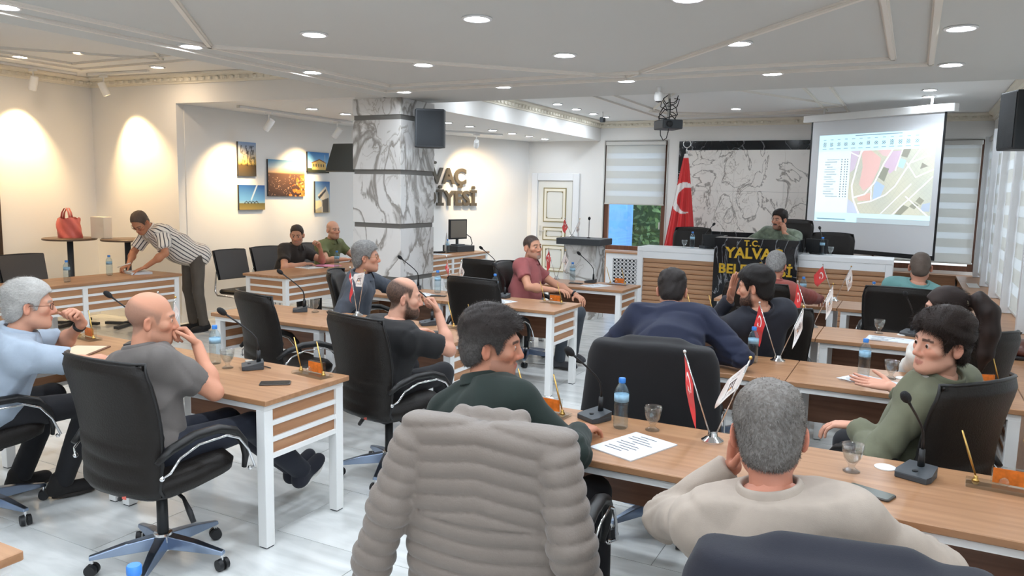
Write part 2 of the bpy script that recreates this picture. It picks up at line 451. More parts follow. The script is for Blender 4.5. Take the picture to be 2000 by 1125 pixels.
def zebra(name, label, cx, w, z0, z1, yp, rz=0, band=.105, loc=None):
    """roller blind of alternating dense and sheer bands; local x across, bands stacked in z"""
    t = thing(name, label, 'blind', (cx, yp, 0) if loc is None else loc, rz)
    MB().rbox(-w/2, w/2, -.03, .03, z1-.07, z1, .012).obj('head_rail', M_ALU, t)
    MB().rbox(-w/2, w/2, -.012, .012, z0, z0+.025, .008).obj('bottom_rail', M_ALU, t)
    z = z0+.025; k = 0
    meA = MB().box(-w/2+.01, w/2-.01, -.003, 0, 0, band).mesh('band', M_BLIND)
    meB = MB().box(-w/2+.01, w/2-.01, .001, .0025, 0, band*.72).mesh('band', M_SHEER)
    while z < z1-.07:
        h = band if k % 2 == 0 else band*.72
        o = link('band', meA if k % 2 == 0 else meB, t, loc=(0, 0, z)); 
        if z+h > z1-.07: o.scale = (1, 1, (z1-.07-z)/h)
        z += h; k += 1
    MB().cyl((w/2-.02, -.02, z0+.2), (w/2-.02, -.02, z1-.05), .002, n=5).obj('pull_cord', M_ALU, t)
    return t
front_window(1, W1, 1.56, True); front_window(2, W2, .8, True)
zebra('roller_blind', 'zebra roller blind half raised over the brown framed window beside the flag', (W1[0]+W1[1])/2, 1.16, 1.56, 2.73, YF-.02, band=.135)
zebra('roller_blind', 'zebra roller blind lowered over the brown framed window behind the projection screen', (W2[0]+W2[1])/2, 1.40, .78, 2.69, YF-.02, band=.135)
for k in range(2, len(PIERS)-1):
    y0, y1 = PIERS[k]+.05, PIERS[k+1]-.05
    w = MB().box(XR+.03, XR+.09, y0, y0+.06, .62, 2.72).box(XR+.03, XR+.09, y1-.06, y1, .62, 2.72).box(XR+.03, XR+.09, y0, y1, .62, .69).box(XR+.03, XR+.09, y0, y1, 2.65, 2.72)
    o = struct('window_%d' % (k+2), w, M_BROWN)
    MB().box(XR+.055, XR+.06, y0+.05, y1-.05, .68, 2.66).obj('pane', M_GLASS, o)
    if k >= 2:
        zebra('roller_blind', 'zebra roller blind on the side windows, %s from the far corner' % (['first','second','third','fourth','fifth','sixth','seventh','eighth','ninth','tenth'][len(PIERS)-2-k]), 0, y1-y0-.01, .66, 2.71, 0, PI/2, .15, (.955, (y0+y1)/2, 0))
# window ledge of the right wall with grille inserts, and cabinet under the front window
ledge = tag(MB().rbox(.66, XR-.004, .48, YF-.004, .57, .61, .006).obj('window_ledge', M_OAK), 'long oak window ledge along the right wall', 'ledge')
for k in range(9):
    y0 = .49+k*1.49
    MB().box(.69, .705, y0, y0+1.47, .0, .569).obj('front_board', M_OAKD, ledge)
M_GRILLE = mat('grille_white', (226,226,222), .4)
for gy in (2.4, 5.55, 9.45, 12.2):
    g = MB().box(.74, .75, gy-.3, gy+.3, .611, .616).box(.86, .87, gy-.3, gy+.3, .611, .616)
    for k in range(13): g.box(.74, .87, gy-.3+k*.048, gy-.276+k*.048, .611, .615)
    g.obj('vent_grille', M_GRILLE, ledge)
MB().box(-1.0, .66, YF-.25, YF-.004, .57, .61).obj('return_ledge', M_OAK, ledge)
MB().box(-1.0, .66, YF-.24, YF-.225, 0, .57).obj('front_board', M_OAKD, ledge)
cab = thing('radiator_cabinet', 'oak and white radiator cabinet with lattice grille under the left window', 'cabinet', (-4.6, YF-.17, 0))
MB().rbox(-.78, .74, -.19, .165, .66, .69, .006).obj('top', M_OAK, cab)
MB().box(-.75, -.44, -.165, -.145, 0, .66).obj('side_panel', M_OAKD, cab)
MB().box(-.76, -.74, -.165, .165, 0, .66).obj('side_panel', M_OAKD, cab)
pn = MB()
for x0, x1, z0, z1 in ((-.44, -.30, 0, .66), (.58, .72, 0, .66), (-.30, .58, 0, .1), (-.30, .58, .57, .66)): pn.box(x0, x1, -.165, -.15, z0, z1)
pn.obj('front_frame', M_WHITE, cab)
lat = MB()
for i in range(12):
    for j in range(7):
        cx, cz = -.30+.0733*(i+.5), .1+.0671*(j+.5); Mr = Matrix.Translation((cx, -.158, cz)) @ Matrix.Rotation(PI/2, 4, 'X')
        for k in range(8):
            a0, a1 = 2*PI*k/8, 2*PI*(k+1)/8
            lat.prism([(math.cos(a)*r, math.sin(a)*r) for a, r in ((a0,.024),(a0,.034),(a1,.034),(a1,.024))], -.004, .004, Mr)
        lat.box(cx-.0366, cx+.0366, -.161, -.155, cz+.0325, cz+.0345).box(cx+.0345, cx+.0385, -.161, -.155, cz-.0335, cz+.0335)
lo = lat.obj('lattice', M_WHITE, cab); lo['kind'] = 'stuff'
MB().box(-.30, .58, -.12, -.11, .1, .57).obj('backing', M_GREYP, cab)

# ---------------------------------------------------------------- doors
d = struct('door_1', MB().box(-6.62, -5.90, YF-.012, YF-.001, .01, 1.98), mat('door_ivory', (232,230,222), .4))
fr = MB()
for x0, x1, z0, z1 in ((-6.77, -6.64, 0, 2.13), (-5.88, -5.75, 0, 2.13), (-6.64, -5.88, 1.99, 2.13)): fr.box(x0, x1, YF-.04, YF-.001, z0, z1)
fr.obj('door_frame', M_WHITE, d, bevel=.008)
def door_panel(z0, z1):
    x0, x1 = -6.51, -6.02; y = YF-.02
    def ring(a, w, m, pr):
        r = MB(); X0, X1, Z0, Z1 = x0+a, x1-a, z0+a, z1-a
        for q in ((X0, X1, Z0, Z0+w), (X0, X1, Z1-w, Z1), (X0, X0+w, Z0+w, Z1-w), (X1-w, X1, Z0+w, Z1-w)): r.box(q[0], q[1], y-pr, y+.008, q[2], q[3])
        return r.obj('panel_moulding', m, d)
    ring(0, .018, mat('old_gold', (150,136,92), .4), .006); ring(.018, .05, M_CROWN, .004); ring(.068, .007, mat('old_gold'), .006)
    cb = MB()
    for sx, sz in ((x0+.08, z0+.08), (x1-.08, z0+.08), (x0+.08, z1-.08), (x1-.08, z1-.08)): cb.ball((sx, y, sz), .02, 8, (1, .3, 1))
    cb.obj('corner_rosettes', mat('old_gold'), d)
door_panel(1.18, 1.85); door_panel(.82, 1.08); door_panel(.2, .72)
MB().cyl((-6.57, YF-.06, 1.0), (-6.57, YF-.012, 1.0), .012).cyl((-6.57, YF-.055, 1.0), (-6.46, YF-.055, 1.0), .009).box(-6.59, -6.55, YF-.02, YF-.012, .9, 1.1).obj('door_handle', M_ALU, d)
struct('door_2', MB().box(XL+.001, XL+.05, 4.3, 5.33, 0, 2.15), mat('dark_brown_door', (66,52,42), .45), .006)

# ---------------------------------------------------------------- outside the left window
fac = tag(MB().box(-12, -5.83, 17.0, 17.4, -1, 6).obj('neighbour_wall', mat('blue_render', (84,134,186), .8, vary=(3, .12))), 'pale blue rendered building wall outside the half open blind window', 'building')
lv = MB(); rr = random.Random(3)
for k in range(2600):
    c = Vector((rr.uniform(-7.5, -2.5), rr.uniform(19, 20.2), rr.uniform(-1, 4))); s = rr.uniform(.06, .13)
    u = Vector((rr.gauss(0,1), rr.gauss(0,1), rr.gauss(0,1))).normalized(); w = u.orthogonal().normalized()
    lv.add([c-u*s, c+w*s*.5, c+u*s, c-w*s*.5], [(0,1,2,3)])
hb = MB().box(-7.6, -2.4, 20.0, 20.6, -1, 4).obj('hedge', mat('hedge_core', (52,78,40), .9))
tag(hb, 'green leafy hedge seen through the window beside the blue wall', 'hedge')
lo = lv.obj('leaves', mat('leaf_green', (74,104,54), .6, vary=(6, .4)), hb); lo['kind'] = 'stuff'
tag(MB().box(-30, 30, 14.3, 40, -1.2, -1).obj('ground', mat('ground_grey', (140,138,130), .9)), None, None, None, 'structure')
tag(MB().box(1.3, 30, -20, 14.3, -1.2, -1).obj('ground', mat('ground_grey')), None, None, None, 'structure')

# ---------------------------------------------------------------- ceiling lamps
dl_ring = MB().lathe([(.062,0),(.085,0),(.088,-.006),(.082,-.012),(.064,-.010),(.062,0)], 24).mesh('ring', M_RING, True)
dl_disc = MB().add([(.064*math.cos(-2*PI*k/14), .064*math.sin(-2*PI*k/14), -.006) for k in range(14)], [tuple(range(14))]).mesh('diffuser', M_LAMP)
def disc_of(m):
    d = dl_disc.copy(); d.materials[0] = m; return d
dl_discf = disc_of(M_LAMPF)
dl_discd = disc_of(mat('lamp_glow_desk', (255,255,255), .5, emit=((234,244,255), LAMP_D)))
dl_discl = disc_of(mat('lamp_glow_left', (255,255,255), .5, emit=((255,226,190), LAMP_L)))
def downlight(x, y, z, label, group):
    t = thing('downlight', label, 'ceiling light', (x, y, z), 0, group)
    link('ring', dl_ring, t); link('diffuser', dl_disc if 'lowered' in group else dl_discd if 'desk' in group else dl_discl if 'left' in group else dl_discf, t)
OR = ['first','second','third','fourth','fifth','sixth','seventh','eighth']
for j, y in enumerate((6.36, 5.06, 3.84, 2.6, 1.35, .1, -1.2)):
    for i, x in enumerate((-4.53, -3.42, -2.24, -1.05, .16)):
        downlight(x, y, ZS, 'lowered ceiling light, %s from the left, %s row from the far edge' % (OR[i], OR[j]), 'lights of the lowered ceiling')
for i, (x, y) in enumerate(((-8.74, 5.15), (-7.88, 5.24), (-7.88, 6.2), (-6.6, 3.4), (-8.4, 2.6), (-6.6, 1.0))):
    downlight(x, y, ZC, 'round recessed light in the raised ceiling on the left, %s counting from the far corner' % OR[i], 'lights of the left ceiling')
for i, y in enumerate((13.0, 12.43, 11.69, 10.95, 9.9, 8.8)):
    downlight(-4.94, y, ZC, 'round recessed light in the row beside the dentil cornice, %s from the front wall' % OR[i], 'lights beside the fascia')
for i, (x, y) in enumerate(((-2.54, 12.31), (.07, 11.56), (.07, 10.88), (-2.54, 8.7), (.07, 9.0))):
    downlight(x, y, ZC, 'round recessed light in the ceiling above the front desk, %s from the front wall' % OR[i], 'lights above the front desk')
for i, y in enumerate((13.21, 12.56, 11.88, 11.2, 10.46, 9.81)):
    downlight(-6.2, y, ZN, 'round recessed light in the low ceiling above the computer desk, %s from the door' % OR[i], 'lights of the niche ceiling')
for i, y in enumerate((8.32, 7.67)):
    downlight(-6.88, y, ZN, 'round recessed light in the low ceiling by the photographs, %s from the column' % OR[i], 'lights of the niche ceiling')
downlight(-7.02, 11.13, ZN, 'round recessed light in the low ceiling nearest the wall lettering', 'lights of the niche ceiling')
# track spots
def track(label, a, b, z):
    a, b = Vector((*a, z)), Vector((*b, z)); d = b-a
    t = thing('spot_track', label, 'light track', a, math.atan2(d.y, d.x))
    MB().box(0, d.length, -.018, .018, -.03, -.002).obj('rail', M_METALW, t)
    MB().box(-.02, 0, -.02, .02, -.032, -.002).obj('end_cap', M_ALU, t)
def spot(label, head, target, watts, ang=78, blend=.85):
    hd = Vector(head); dr = (Vector(target)-hd).normalized()
    t = thing('track_spot', label, 'spotlight', head, 0, 'white track spotlights')
    q = dr.to_track_quat('-Z', 'Y').to_matrix().to_4x4()
    MB().lathe([(.0,.085),(.040,.08),(.044,.06),(.044,-.07),(.041,-.085),(.036,-.085),(.034,-.06),(0,-.055)], 20, q).obj('lamp_body', M_METALW, t, 'auto')
    MB().box(-.06, .06, -.017, .017, .135, .16).cyl((0,0,.07), (0,0,.14), .008, n=8).obj('bracket', M_METALW, t)
    MB().lathe([(0,-.058),(.033,-.058)], 16, q).obj('lens', mat('spot_lens', (255,240,210), .4, emit=((255,214,150), 25)), t)
    l = bpy.data.lights.new('spot_lamp', 'SPOT'); l.energy = watts; l.color = (1.0, .70, .36); l.spot_size = math.radians(ang); l.spot_blend = blend; l.shadow_soft_size = .03
    lo = bpy.data.objects.new('spot_lamp', l); COL.objects.link(lo); lo.parent = t; lo.location = dr*.1
    lo.rotation_euler = dr.to_track_quat('-Z', 'Y').to_euler()
track('white light track on the raised ceiling in the left corner', (-9.3, 4.6), (-9.3, 6.15), ZC)
track('short white light track on the raised ceiling beside the stub wall', (-9.2, 6.25), (-8.2, 6.32), ZC)
track('white light track on the low ceiling in front of the photographs', (-7.55, 7.1), (-7.55, 9.6), ZN)
track('white light track on the low ceiling before the wall lettering', (-7.25, 10.6), (-6.45, 12.0), ZN)
spot('white cylindrical track spot in the left corner, the one aimed at the left wall', (-9.3, 5.62, 2.905), (XL, 5.6, 1.9), SPOT_W)
spot('white cylindrical track spot in the left corner, the one aimed at the stub wall', (-8.95, 6.267, 2.905), (-8.75, 6.62, 1.9), SPOT_W)
spot('white cylindrical track spot above the left photographs', (-7.55, 7.6, 2.555), (XPH, 7.45, 1.75), SPOT_W*.8)
spot('white cylindrical track spot above the crowd photograph next to the column', (-7.55, 8.95, 2.555), (XPH, 8.75, 1.75), SPOT_W*.8)
spot('white cylindrical track spot aimed at the wall lettering', (-6.71, 11.55, 2.555), (-7.36, 12.55, 1.8), SPOT_W*.9)
# ---------------------------------------------------------------- tables
tbl_top = {}
def table(label, cx, cy, L=1.12, D=.61, rz=0, left_slats=False, right_slats=False, front_slats=False, back_panel=True, group='council tables', mid=False):
    t = thing('council_table', label, 'table', (cx, cy, 0), rz, group)
    hx, hy = L/2, D/2
    MB().rbox(-hx+.001, hx-.001, -hy, hy, .722, .75, .006).obj('table_top', M_OAK, t)
    f = MB()
    f.box(-hx+.03, hx-.03, -hy+.02, -hy+.055, .69, .721).box(-hx+.03, hx-.03, hy-.055, hy-.02, .69, .721)
    f.box(-hx+.03, -hx+.065, -hy+.055, hy-.055, .69, .721).box(hx-.065, hx-.03, -hy+.055, hy-.055, .69, .721)
    f.obj('frame', M_METALW, t)
    xs = [-hx+.03, hx-.085] + ([-.0275] if mid else [])
    for x in xs:
        for y in (-hy+.02, hy-.075):
            MB().box(x, x+.055, y, y+.055, .006, .69).obj('leg', M_METALW, t, bevel=.003)
            MB().box(x+.004, x+.051, y+.004, y+.051, 0, .006).obj('foot', M_GREYP, t)
    def slats(x0, x1, y0, y1, along):
        z = .688
        for k in range(3):
            w = .058
            if along == 'y':
                MB().box(x0+.012, x1-.012, y0, y1, z-w, z).obj('slat', M_OAKY, t); MB().box(x0, x1, y0, y1, z-w-.024, z-w).obj('rail', M_METALW, t)
            else:
                MB().box(x0, x1, y0+.012, y1-.012, z-w, z).obj('slat', M_OAKD, t); MB().box(x0, x1, y0, y1, z-w-.024, z-w).obj('rail', M_METALW, t)
            z -= w+.024
    if right_slats: slats(hx-.08, hx-.035, -hy+.075, hy-.075, 'y')
    if left_slats: slats(-hx+.035, -hx+.08, -hy+.075, hy-.075, 'y')
    if front_slats:
        if mid: slats(-hx+.085, -.0275, -hy+.025, -hy+.07, 'x'); slats(.0275, hx-.085, -hy+.025, -hy+.07, 'x')
        else: slats(-hx+.085, hx-.085, -hy+.025, -hy+.07, 'x')
    if back_panel: MB().box(-hx+.085, hx-.085, .14, .156, .42, .69).obj('modesty_panel', M_OAKB, t)
    return t
W = 1.13
LX = [-2.63-W*1.5, -2.63-W*.5]; RX = [-1.68+W*.5-.006, -1.68+W*1.5-.004]
ROWL = [2.90, 4.56, 6.19, 7.92]; ROWR = [2.94, 4.68, 6.15, 7.92]
RN = ['nearest', 'second', 'third', 'farthest']
for k in range(4):
    table('oak topped table by the aisle in the %s row of the left block' % RN[k], LX[1], ROWL[k], W, right_slats=True)
    table('oak topped table on the wall side in the %s row of the left block' % RN[k], LX[0], ROWL[k], W, left_slats=True)
    table('oak topped table by the aisle in the %s row of the right block' % RN[k], RX[0], ROWR[k], W, left_slats=True)
    table('oak topped table next to the window ledge in the %s row of the right block' % RN[k], RX[1], ROWR[k], W, right_slats=True)
table('oak topped table cut off at the bottom left corner of the picture', -2.65, .86, W, right_slats=True)
table('oak topped table below the bottom edge holding the bottle with blue cap', -1.25, .80, W, left_slats=True)
table('long slatted table under the standing man in the striped shirt', -7.64, 4.85, 2.3, .62, PI/2, front_slats=True, right_slats=True, left_slats=True, back_panel=False, mid=True)
table('long slatted table in front of the two seated men by the photographs', -6.53, 7.57, 2.25, .66, PI/2, front_slats=True, right_slats=True, left_slats=True, back_panel=False, mid=True)
table('long slatted table carrying the computer monitor', -6.60, 10.20, 2.25, .62, PI/2, front_slats=True, right_slats=True, left_slats=True, back_panel=False, mid=True)

# ---------------------------------------------------------------- swivel chair
M_LEATHER = mat('black_leather', (27,23,20), .48, spec=.35, bump=(120, .18))
M_LEATHER2 = mat('black_piping', (24,23,23), .4)
def build_chair():
    t = thing('office_chair', '', 'chair')
    NU, NV = 22, 56
    def prof(v):      # v 0 bottom .. 1 top : centre y, z, half width
        z = .43+.60*v
        yb = -.235-.075*v+.035*math.sin(v*PI)
        hw = .235+.035*math.sin(min(1, v*1.15)*PI*.55)-.02*max(0, v-.85)/.15
        return yb, z, hw
    def rear(u, v):
        y, z, hw = prof(v); x = (u*2-1)
        crease = 0
        if v < .42: crease = .009*abs(math.sin(v*24+.5*math.sin(x*2)))**.6*(1-x**4)*min(1, (.42-v)/.06)
        bulge = .02*(1-x*x)
        edge = .02*max(0, abs(x)-.86)/.14+.02*max(0, v-.93)/.07+.02*max(0, .05-v)/.05
        return Vector((x*hw, y-.028-bulge-crease+edge+.045*x*x, z+.012*math.sin(v*PI)*0-.012*x*x*(v > .5)*v))
    def front(u, v):
        y, z, hw = prof(v); x = (u*2-1)
        puff = .02*(1-x**4)*(1-abs(2*v-1)**6)
        edge = -.02*max(0, abs(x)-.86)/.14-.02*max(0, v-.93)/.07
        return Vector((x*hw, y+.028+puff+edge+.045*x*x+.004*math.sin(v*60)*(v < .5), z-.012*x*x*(v > .5)*v))
    mb = MB(); mb.grid(lambda u, v: rear(1-u, v), NU, NV); n0 = len(mb.v); mb.grid(front, NU, NV)
    w = NU+1
    def idx(i, j, b): return b+j*w+i
    for j in range(NV):
        mb.f.append((idx(0, j, n0), idx(0, j+1, n0), idx(NU, j+1, 0), idx(NU, j, 0)))
        mb.f.append((idx(NU, j+1, n0), idx(NU, j, n0), idx(0, j, 0), idx(0, j+1, 0)))
    for i in range(NU):
        mb.f.append((idx(i, NV, n0), idx(i+1, NV, n0), idx(NU-i-1, NV, 0), idx(NU-i, NV, 0)))
        mb.f.append((idx(i+1, 0, n0), idx(i, 0, n0), idx(NU-i, 0, 0), idx(NU-i-1, 0, 0)))
    back = mb.obj('backrest', M_LEATHER, t, True)
    pth = [rear(0, v/20) for v in range(21)]+[rear(u/12, 1) for u in range(1, 13)]+[rear(1, 1-v/20) for v in range(1, 21)]
    MB().tube([p+Vector((0, .006, .004)) for p in pth], .008, 6).obj('piping', M_LEATHER2, back, True)
    # seat: soft shell
    def seat(u, v):
        a = u*2*PI; c, s = math.cos(a), math.sin(a)
        e = .42; x = .255*math.copysign(abs(c)**e, c); y = .01+.25*math.copysign(abs(s)**e, s)
        k = v
        prof_r = [(.0, .505), (.55, .512), (.9, .50), (1.0, .465), (.97, .425), (.8, .40), (0, .395)]
        q = k*(len(prof_r)-1); i = min(int(q), len(prof_r)-2); f = q-i
        r = prof_r[i][0]*(1-f)+prof_r[i+1][0]*f; z = prof_r[i][1]*(1-f)+prof_r[i+1][1]*f
        return Vector((x*r, y*r, z+.02*max(0, y)*r/.25-.01*(1-min(1, abs(x)*r/.2))))
    MB().grid(lambda u, v: seat(u, v), 28, 12).obj('seat', M_LEATHER, t, True)
    for s in (-1, 1):
        X = .285*s
        path = [(X*.96, -.23, .60), (X, -.17, .645), (X, -.05, .675), (X, .08, .672), (X, .17, .64), (X, .225, .575), (X*.97, .245, .50), (X*.93, .245, .44)]
        a = MB().tube(path, [.014, .024, .027, .027, .026, .022, .017, .012], 10, True, .8).obj('armrest', M_LEATHER2, t, True)
        X = .318*s
        MB().tube([(X*.9, -.215, .535), (X, -.20, .56), (X, -.15, .61), (X, -.05, .643), (X, .10, .642), (X, .17, .61), (X, .225, .54), (X, .262, .45), (X*.9, .262, .435)], .006, 6).obj('chrome_rod', M_CHROME, a, True)
        for q in ((X*.9, -.215, .535), (X*.9, .262, .435)):
            MB().ball(q, .012, 8).obj('bolt_cap', M_CHROME, a, True)
    MB().rbox(-.09, .09, -.11, .09, .355, .397, .02).obj('mechanism', M_BLACKP, t)
    MB().cyl((0,0,.10), (0,0,.36), .026, .024, 16).obj('gas_column', M_BLACKP, t, True)
    for s in (-1, 1):
        MB().tube([(s*.08, 0, .375), (s*.17, -.02, .36), (s*.22, -.03, .31), (s*.25, -.035, .27)], [.008, .008, .014, .012], 8).obj('lever', M_BLACKP, t, True)
    MB().lathe([(.02,.07),(.044,.075),(.048,.12),(.04,.155),(.02,.16)], 18).obj('hub', M_CHROME, t, 'auto')
    for k in range(5):
        a = 2*PI*k/5+.3; d = Vector((math.cos(a), math.sin(a), 0)); w_ = Vector((-d.y, d.x, 0))
        vs = []
        for r, zt, zb, hw in ((.035, .145, .085, .032), (.16, .128, .082, .026), (.27, .102, .078, .019), (.305, .094, .076, .016)):
            vs += [d*r+w_*hw*.75+Vector((0,0,zt)), d*r-w_*hw*.75+Vector((0,0,zt)), d*r-w_*hw+Vector((0,0,zb)), d*r+w_*hw+Vector((0,0,zb))]
        fs = [(0,1,2,3)[::-1], (12,13,14,15)]
        for q in range(3):
            for e in range(4): fs.append((q*4+e, q*4+(e+1) % 4, q*4+4+(e+1) % 4, q*4+4+e))
        MB().add(vs, fs).obj('base_arm', M_STEELB, t, bevel=.004)
        cp = d*.295
        wh = MB()
        axd = Vector((math.cos(a+1.1), math.sin(a+1.1), 0))
        for q in (-1, 1):
            c0 = cp+Vector((0,0,.029))+axd*(.006*q); wh.cyl(c0, c0+axd*(.019*q), .028, .026, 16)
        wo = wh.obj('caster', M_BLACKP, t, 'auto')
        MB().cyl(cp+Vector((0,0,.05)), cp+Vector((0,0,.08)), .008, n=8).obj('stem', M_CHROME, wo)
    MB().box(.09, .115, -.262, -.260, .425, .455).obj('care_tag', mat('red_tag', (226,110,96), .6), t)
    return t
chair0 = build_chair(); chair_used = [False]
def chair(label, top, ang, name='office_chair', zoff=0.0, back=.30, group='black leather swivel chairs', spin=0):
    """top = plan position of the middle of the back's upper edge, ang = facing (deg, 0 = +Y, ccw)"""
    a = math.radians(ang); fx, fy = -math.sin(a), math.cos(a)
    loc = (top[0]+fx*back, top[1]+fy*back, zoff)
    if not chair_used[0]:
        chair_used[0] = True; t = chair0; t.location = loc; t.rotation_euler = (0, 0, a); t['label'] = label; t['group'] = group
    else: t = dup(chair0, loc, a, label, group)
    return t
chair('black leather swivel chair of the bald man in the grey shirt', (-2.97, 1.98), 0)
chair('black leather swivel chair of the white haired man at the left edge', (-4.25, 1.86), -8)
chair('empty black leather swivel chair between the bottle and the second row left table', (-4.00, 3.80), -18)
chair('black leather swivel chair of the bearded man in black', (-2.83, 3.44), -14)
chair('empty black leather swivel chair at the third row left aisle table', (-3.26, 5.52), -5)
chair('empty black leather swivel chair at the farthest left row behind two small flags', (-4.05, 7.05), -5)
chair('black leather swivel chair of the man in the grey jacket', (-4.52, 5.28), -62)
chair('black leather swivel chair of the smiling man in the red polo', (-3.76, 7.02), -84)
chair('black leather swivel chair hidden under the beige puffer jacket', (-1.14, 2.06), 8)
chair('black leather swivel chair under the dark navy jacket at the bottom edge', (-.07, 1.61), 12)
chair('black leather swivel chair under the black suit jacket behind the man in navy', (-1.06, 3.55), 8)
chair('black leather swivel chair turned sideways behind the young man in the green jacket', (.33, 3.62), 56)
chair('black leather swivel chair of the man in dark navy with a raised hand', (-.74, 5.22), 28)
chair('black leather swivel chair of the woman with the ponytail', (.45, 4.98), 46)
chair('black leather swivel chair of the man in the rust red shirt', (-1.12, 6.66), 12)
chair('black leather swivel chair of the man in the teal shirt', (-.06, 7.10), -4)
chair('black leather swivel chair at the left end of the front desk near the flag', (-2.76, 10.98), 180, zoff=.27)
chair('black leather swivel chair at the right end of the front desk before the screen', (-.92, 11.05), 180, zoff=.27)
chair('high black leather chair of the man with the phone at the front desk', (-1.44, 11.25), 172, zoff=.42)
# visitor chairs behind the side tables
def visitor(label, loc, rz):
    t = thing('visitor_chair', label, 'chair', loc, rz, 'grey visitor chairs')
    m = mat('grey_mesh', (78,74,72), .6, bump=(220, .3))
    def bk(u, v):
        x = (u*2-1); return Vector((x*(.24+.01*v), -.22-.09*v+.03*x*x, .60+.35*v))
    b = MB(); b.grid(bk, 12, 8); n0 = len(b.v); b.grid(lambda u, v: bk(1-u, v)+Vector((0, .03, 0)), 12, 8)
    b.obj('backrest', m, t, True)
    MB().tube([bk(0, 0), bk(0, 1), bk(.25, 1), bk(.5, 1), bk(.75, 1), bk(1, 1), bk(1, 0), bk(.5, 0), bk(0, 0)], .012, 8).obj('back_frame', M_BLACKP, t, True)
    MB().rbox(-.24, .24, -.22, .25, .42, .475, .05, 5).obj('seat', M_LEATHER, t, 'auto')
    for s in (-1, 1):
        MB().tube([(s*.25, -.23, .70), (s*.26, -.24, .45), (s*.26, -.2, .40), (s*.26, .2, .40), (s*.26, .23, .37), (s*.26, .26, .02), (s*.26, .22, .012), (s*.26, -.25, .012)], .011, 8).obj('sled_leg', M_CHROME, t, True)
    MB().cyl((-.26, -.25, .012), (.26, -.25, .012), .011, n=8).obj('cross_bar', M_CHROME, t, True)
    return t
visitor('grey mesh visitor chair behind the slatted table with two bottles', (-8.42, 5.0, 0), -PI/2)
visitor('grey mesh visitor chair left of the man in the black polo', (-7.35, 6.95, 0), -PI/2)
visitor('grey mesh visitor chair under the man in the black polo', (-7.42, 7.62, 0), -PI/2)
visitor('grey mesh visitor chair under the man in the olive polo', (-7.50, 8.42, 0), -PI/2)

# ---------------------------------------------------------------- front desk on its platform
struct('floor_platform', MB().box(-3.35, .30, 10.62, YF-.26, .001, .27), M_OAKB)
M_OAKF = wood('oak_desk_slat', (190,144,108), (206,164,128))
fd = thing('front_desk', 'white front desk with horizontal oak slats and black marble centre', 'desk', (-1.73, 10.15, 0))
MB().rbox(-1.57, 1.57, -.06, .42, .99, 1.05, .01).obj('desk_top', M_WHITE, fd)
for s in (-1, 1): MB().rbox(s*1.53-.04, s*1.53+.04, -.055, .415, 0, .989, .006).obj('side_panel', M_WHITE, fd)
MB().box(-1.49, 1.49, .02, .03, 0, .99).obj('back_board', M_OAKB, fd)
for x0, x1 in ((-1.49, -.50), (.52, 1.49)):
    MB().box(x0, x1, -.055, .02, .90, .989).obj('apron', M_WHITE, fd)
    n = 14; h = .90/n
    for k in range(n):
        z = k*h
        MB().add([(x0, -.005, z+.003), (x1, -.005, z+.003), (x1, .02, z+.003), (x0, .02, z+.003), (x0, -.028, z+h-.002), (x1, -.028, z+h-.002), (x1, .02, z+h-.002), (x0, .02, z+h-.002)],
                 [(0,3,2,1),(4,5,6,7),(0,1,5,4),(2,3,7,6),(1,2,6,5),(3,0,4,7)]).obj('slat', M_OAKF, fd)
MB().box(-.50, .52, -.20, .10, 0, 1.23).obj('marble_front', M_BLACKM, fd, bevel=.004)
MB().box(-.50, -.46, .10, .42, 1.05, 1.23).box(.48, .52, .10, .42, 1.05, 1.23).obj('marble_cheek', M_BLACKM, fd)
def lettering(name, txt, size, M, m, parent, ext=.012, spacing=1.0):
    c = bpy.data.curves.new(name, 'FONT'); c.body = txt; c.size = size; c.extrude = ext; c.align_x = 'CENTER'; c.space_character = spacing; c.offset = size*.03
    c.resolution_u = 4
    o = bpy.data.objects.new(name, c); COL.objects.link(o)
    me = bpy.data.meshes.new_from_object(o); bpy.data.objects.remove(o)
    me.materials.clear(); me.materials.append(m)
    q = link(name, me, parent); q.matrix_local = M
    return q
M_GOLDL = mat('gold_letters', (212,172,62), .35, .9)
Rx = Matrix.Rotation(PI/2, 4, 'X')
lettering('letters', 'T.C.', .10, Matrix.Translation((-.03, -.205, 1.14)) @ Rx, M_GOLDL, fd, .006, 1.1)
lettering('letters', 'YALVAÇ', .185, Matrix.Translation((0, -.208, .985)) @ Rx, M_GOLDL, fd, .008)
lettering('letters', 'BELEDİYESİ', .165, Matrix.Translation((.02, -.208, .785)) @ Rx, M_GOLDL, fd, .008, 1.05)
# monitors on the front desk
for x in (-2.36, -1.05):
    t = thing('desk_monitor', 'small %s standing behind the black marble centre on the %s side' % ('monitor', 'flag' if x < -1.5 else 'screen'), 'monitor', (x, 10.42, 1.05), PI+(.3 if x < -1.5 else -.3))
    MB().rbox(-.14, .14, -.012, .012, .02, .19, .008).obj('display', M_BLACKP, t); MB().rbox(-.07, .07, -.05, .05, 0, .012, .01).cyl((0,.0,.01), (0,0,.06), .012, n=8).obj('stand', M_BLACKP, t)

# ---------------------------------------------------------------- speaker's lectern left of the desk
lt = thing('lectern', 'veined white marble lectern with thick dark grey top', 'lectern', (-4.08, 9.95, 0))
MB().box(-.24, .24, -.02, .02, 0, 1.04).obj('front_slab', M_MARBLE, lt, bevel=.004)
MB().box(-.24, -.20, .02, .34, 0, 1.04).box(.20, .24, .02, .34, 0, 1.04).obj('side_slab', M_MARBLE, lt)
MB().box(-.33, .33, -.10, .38, 1.04, 1.13).obj('top', M_GREYP, lt, bevel=.01)

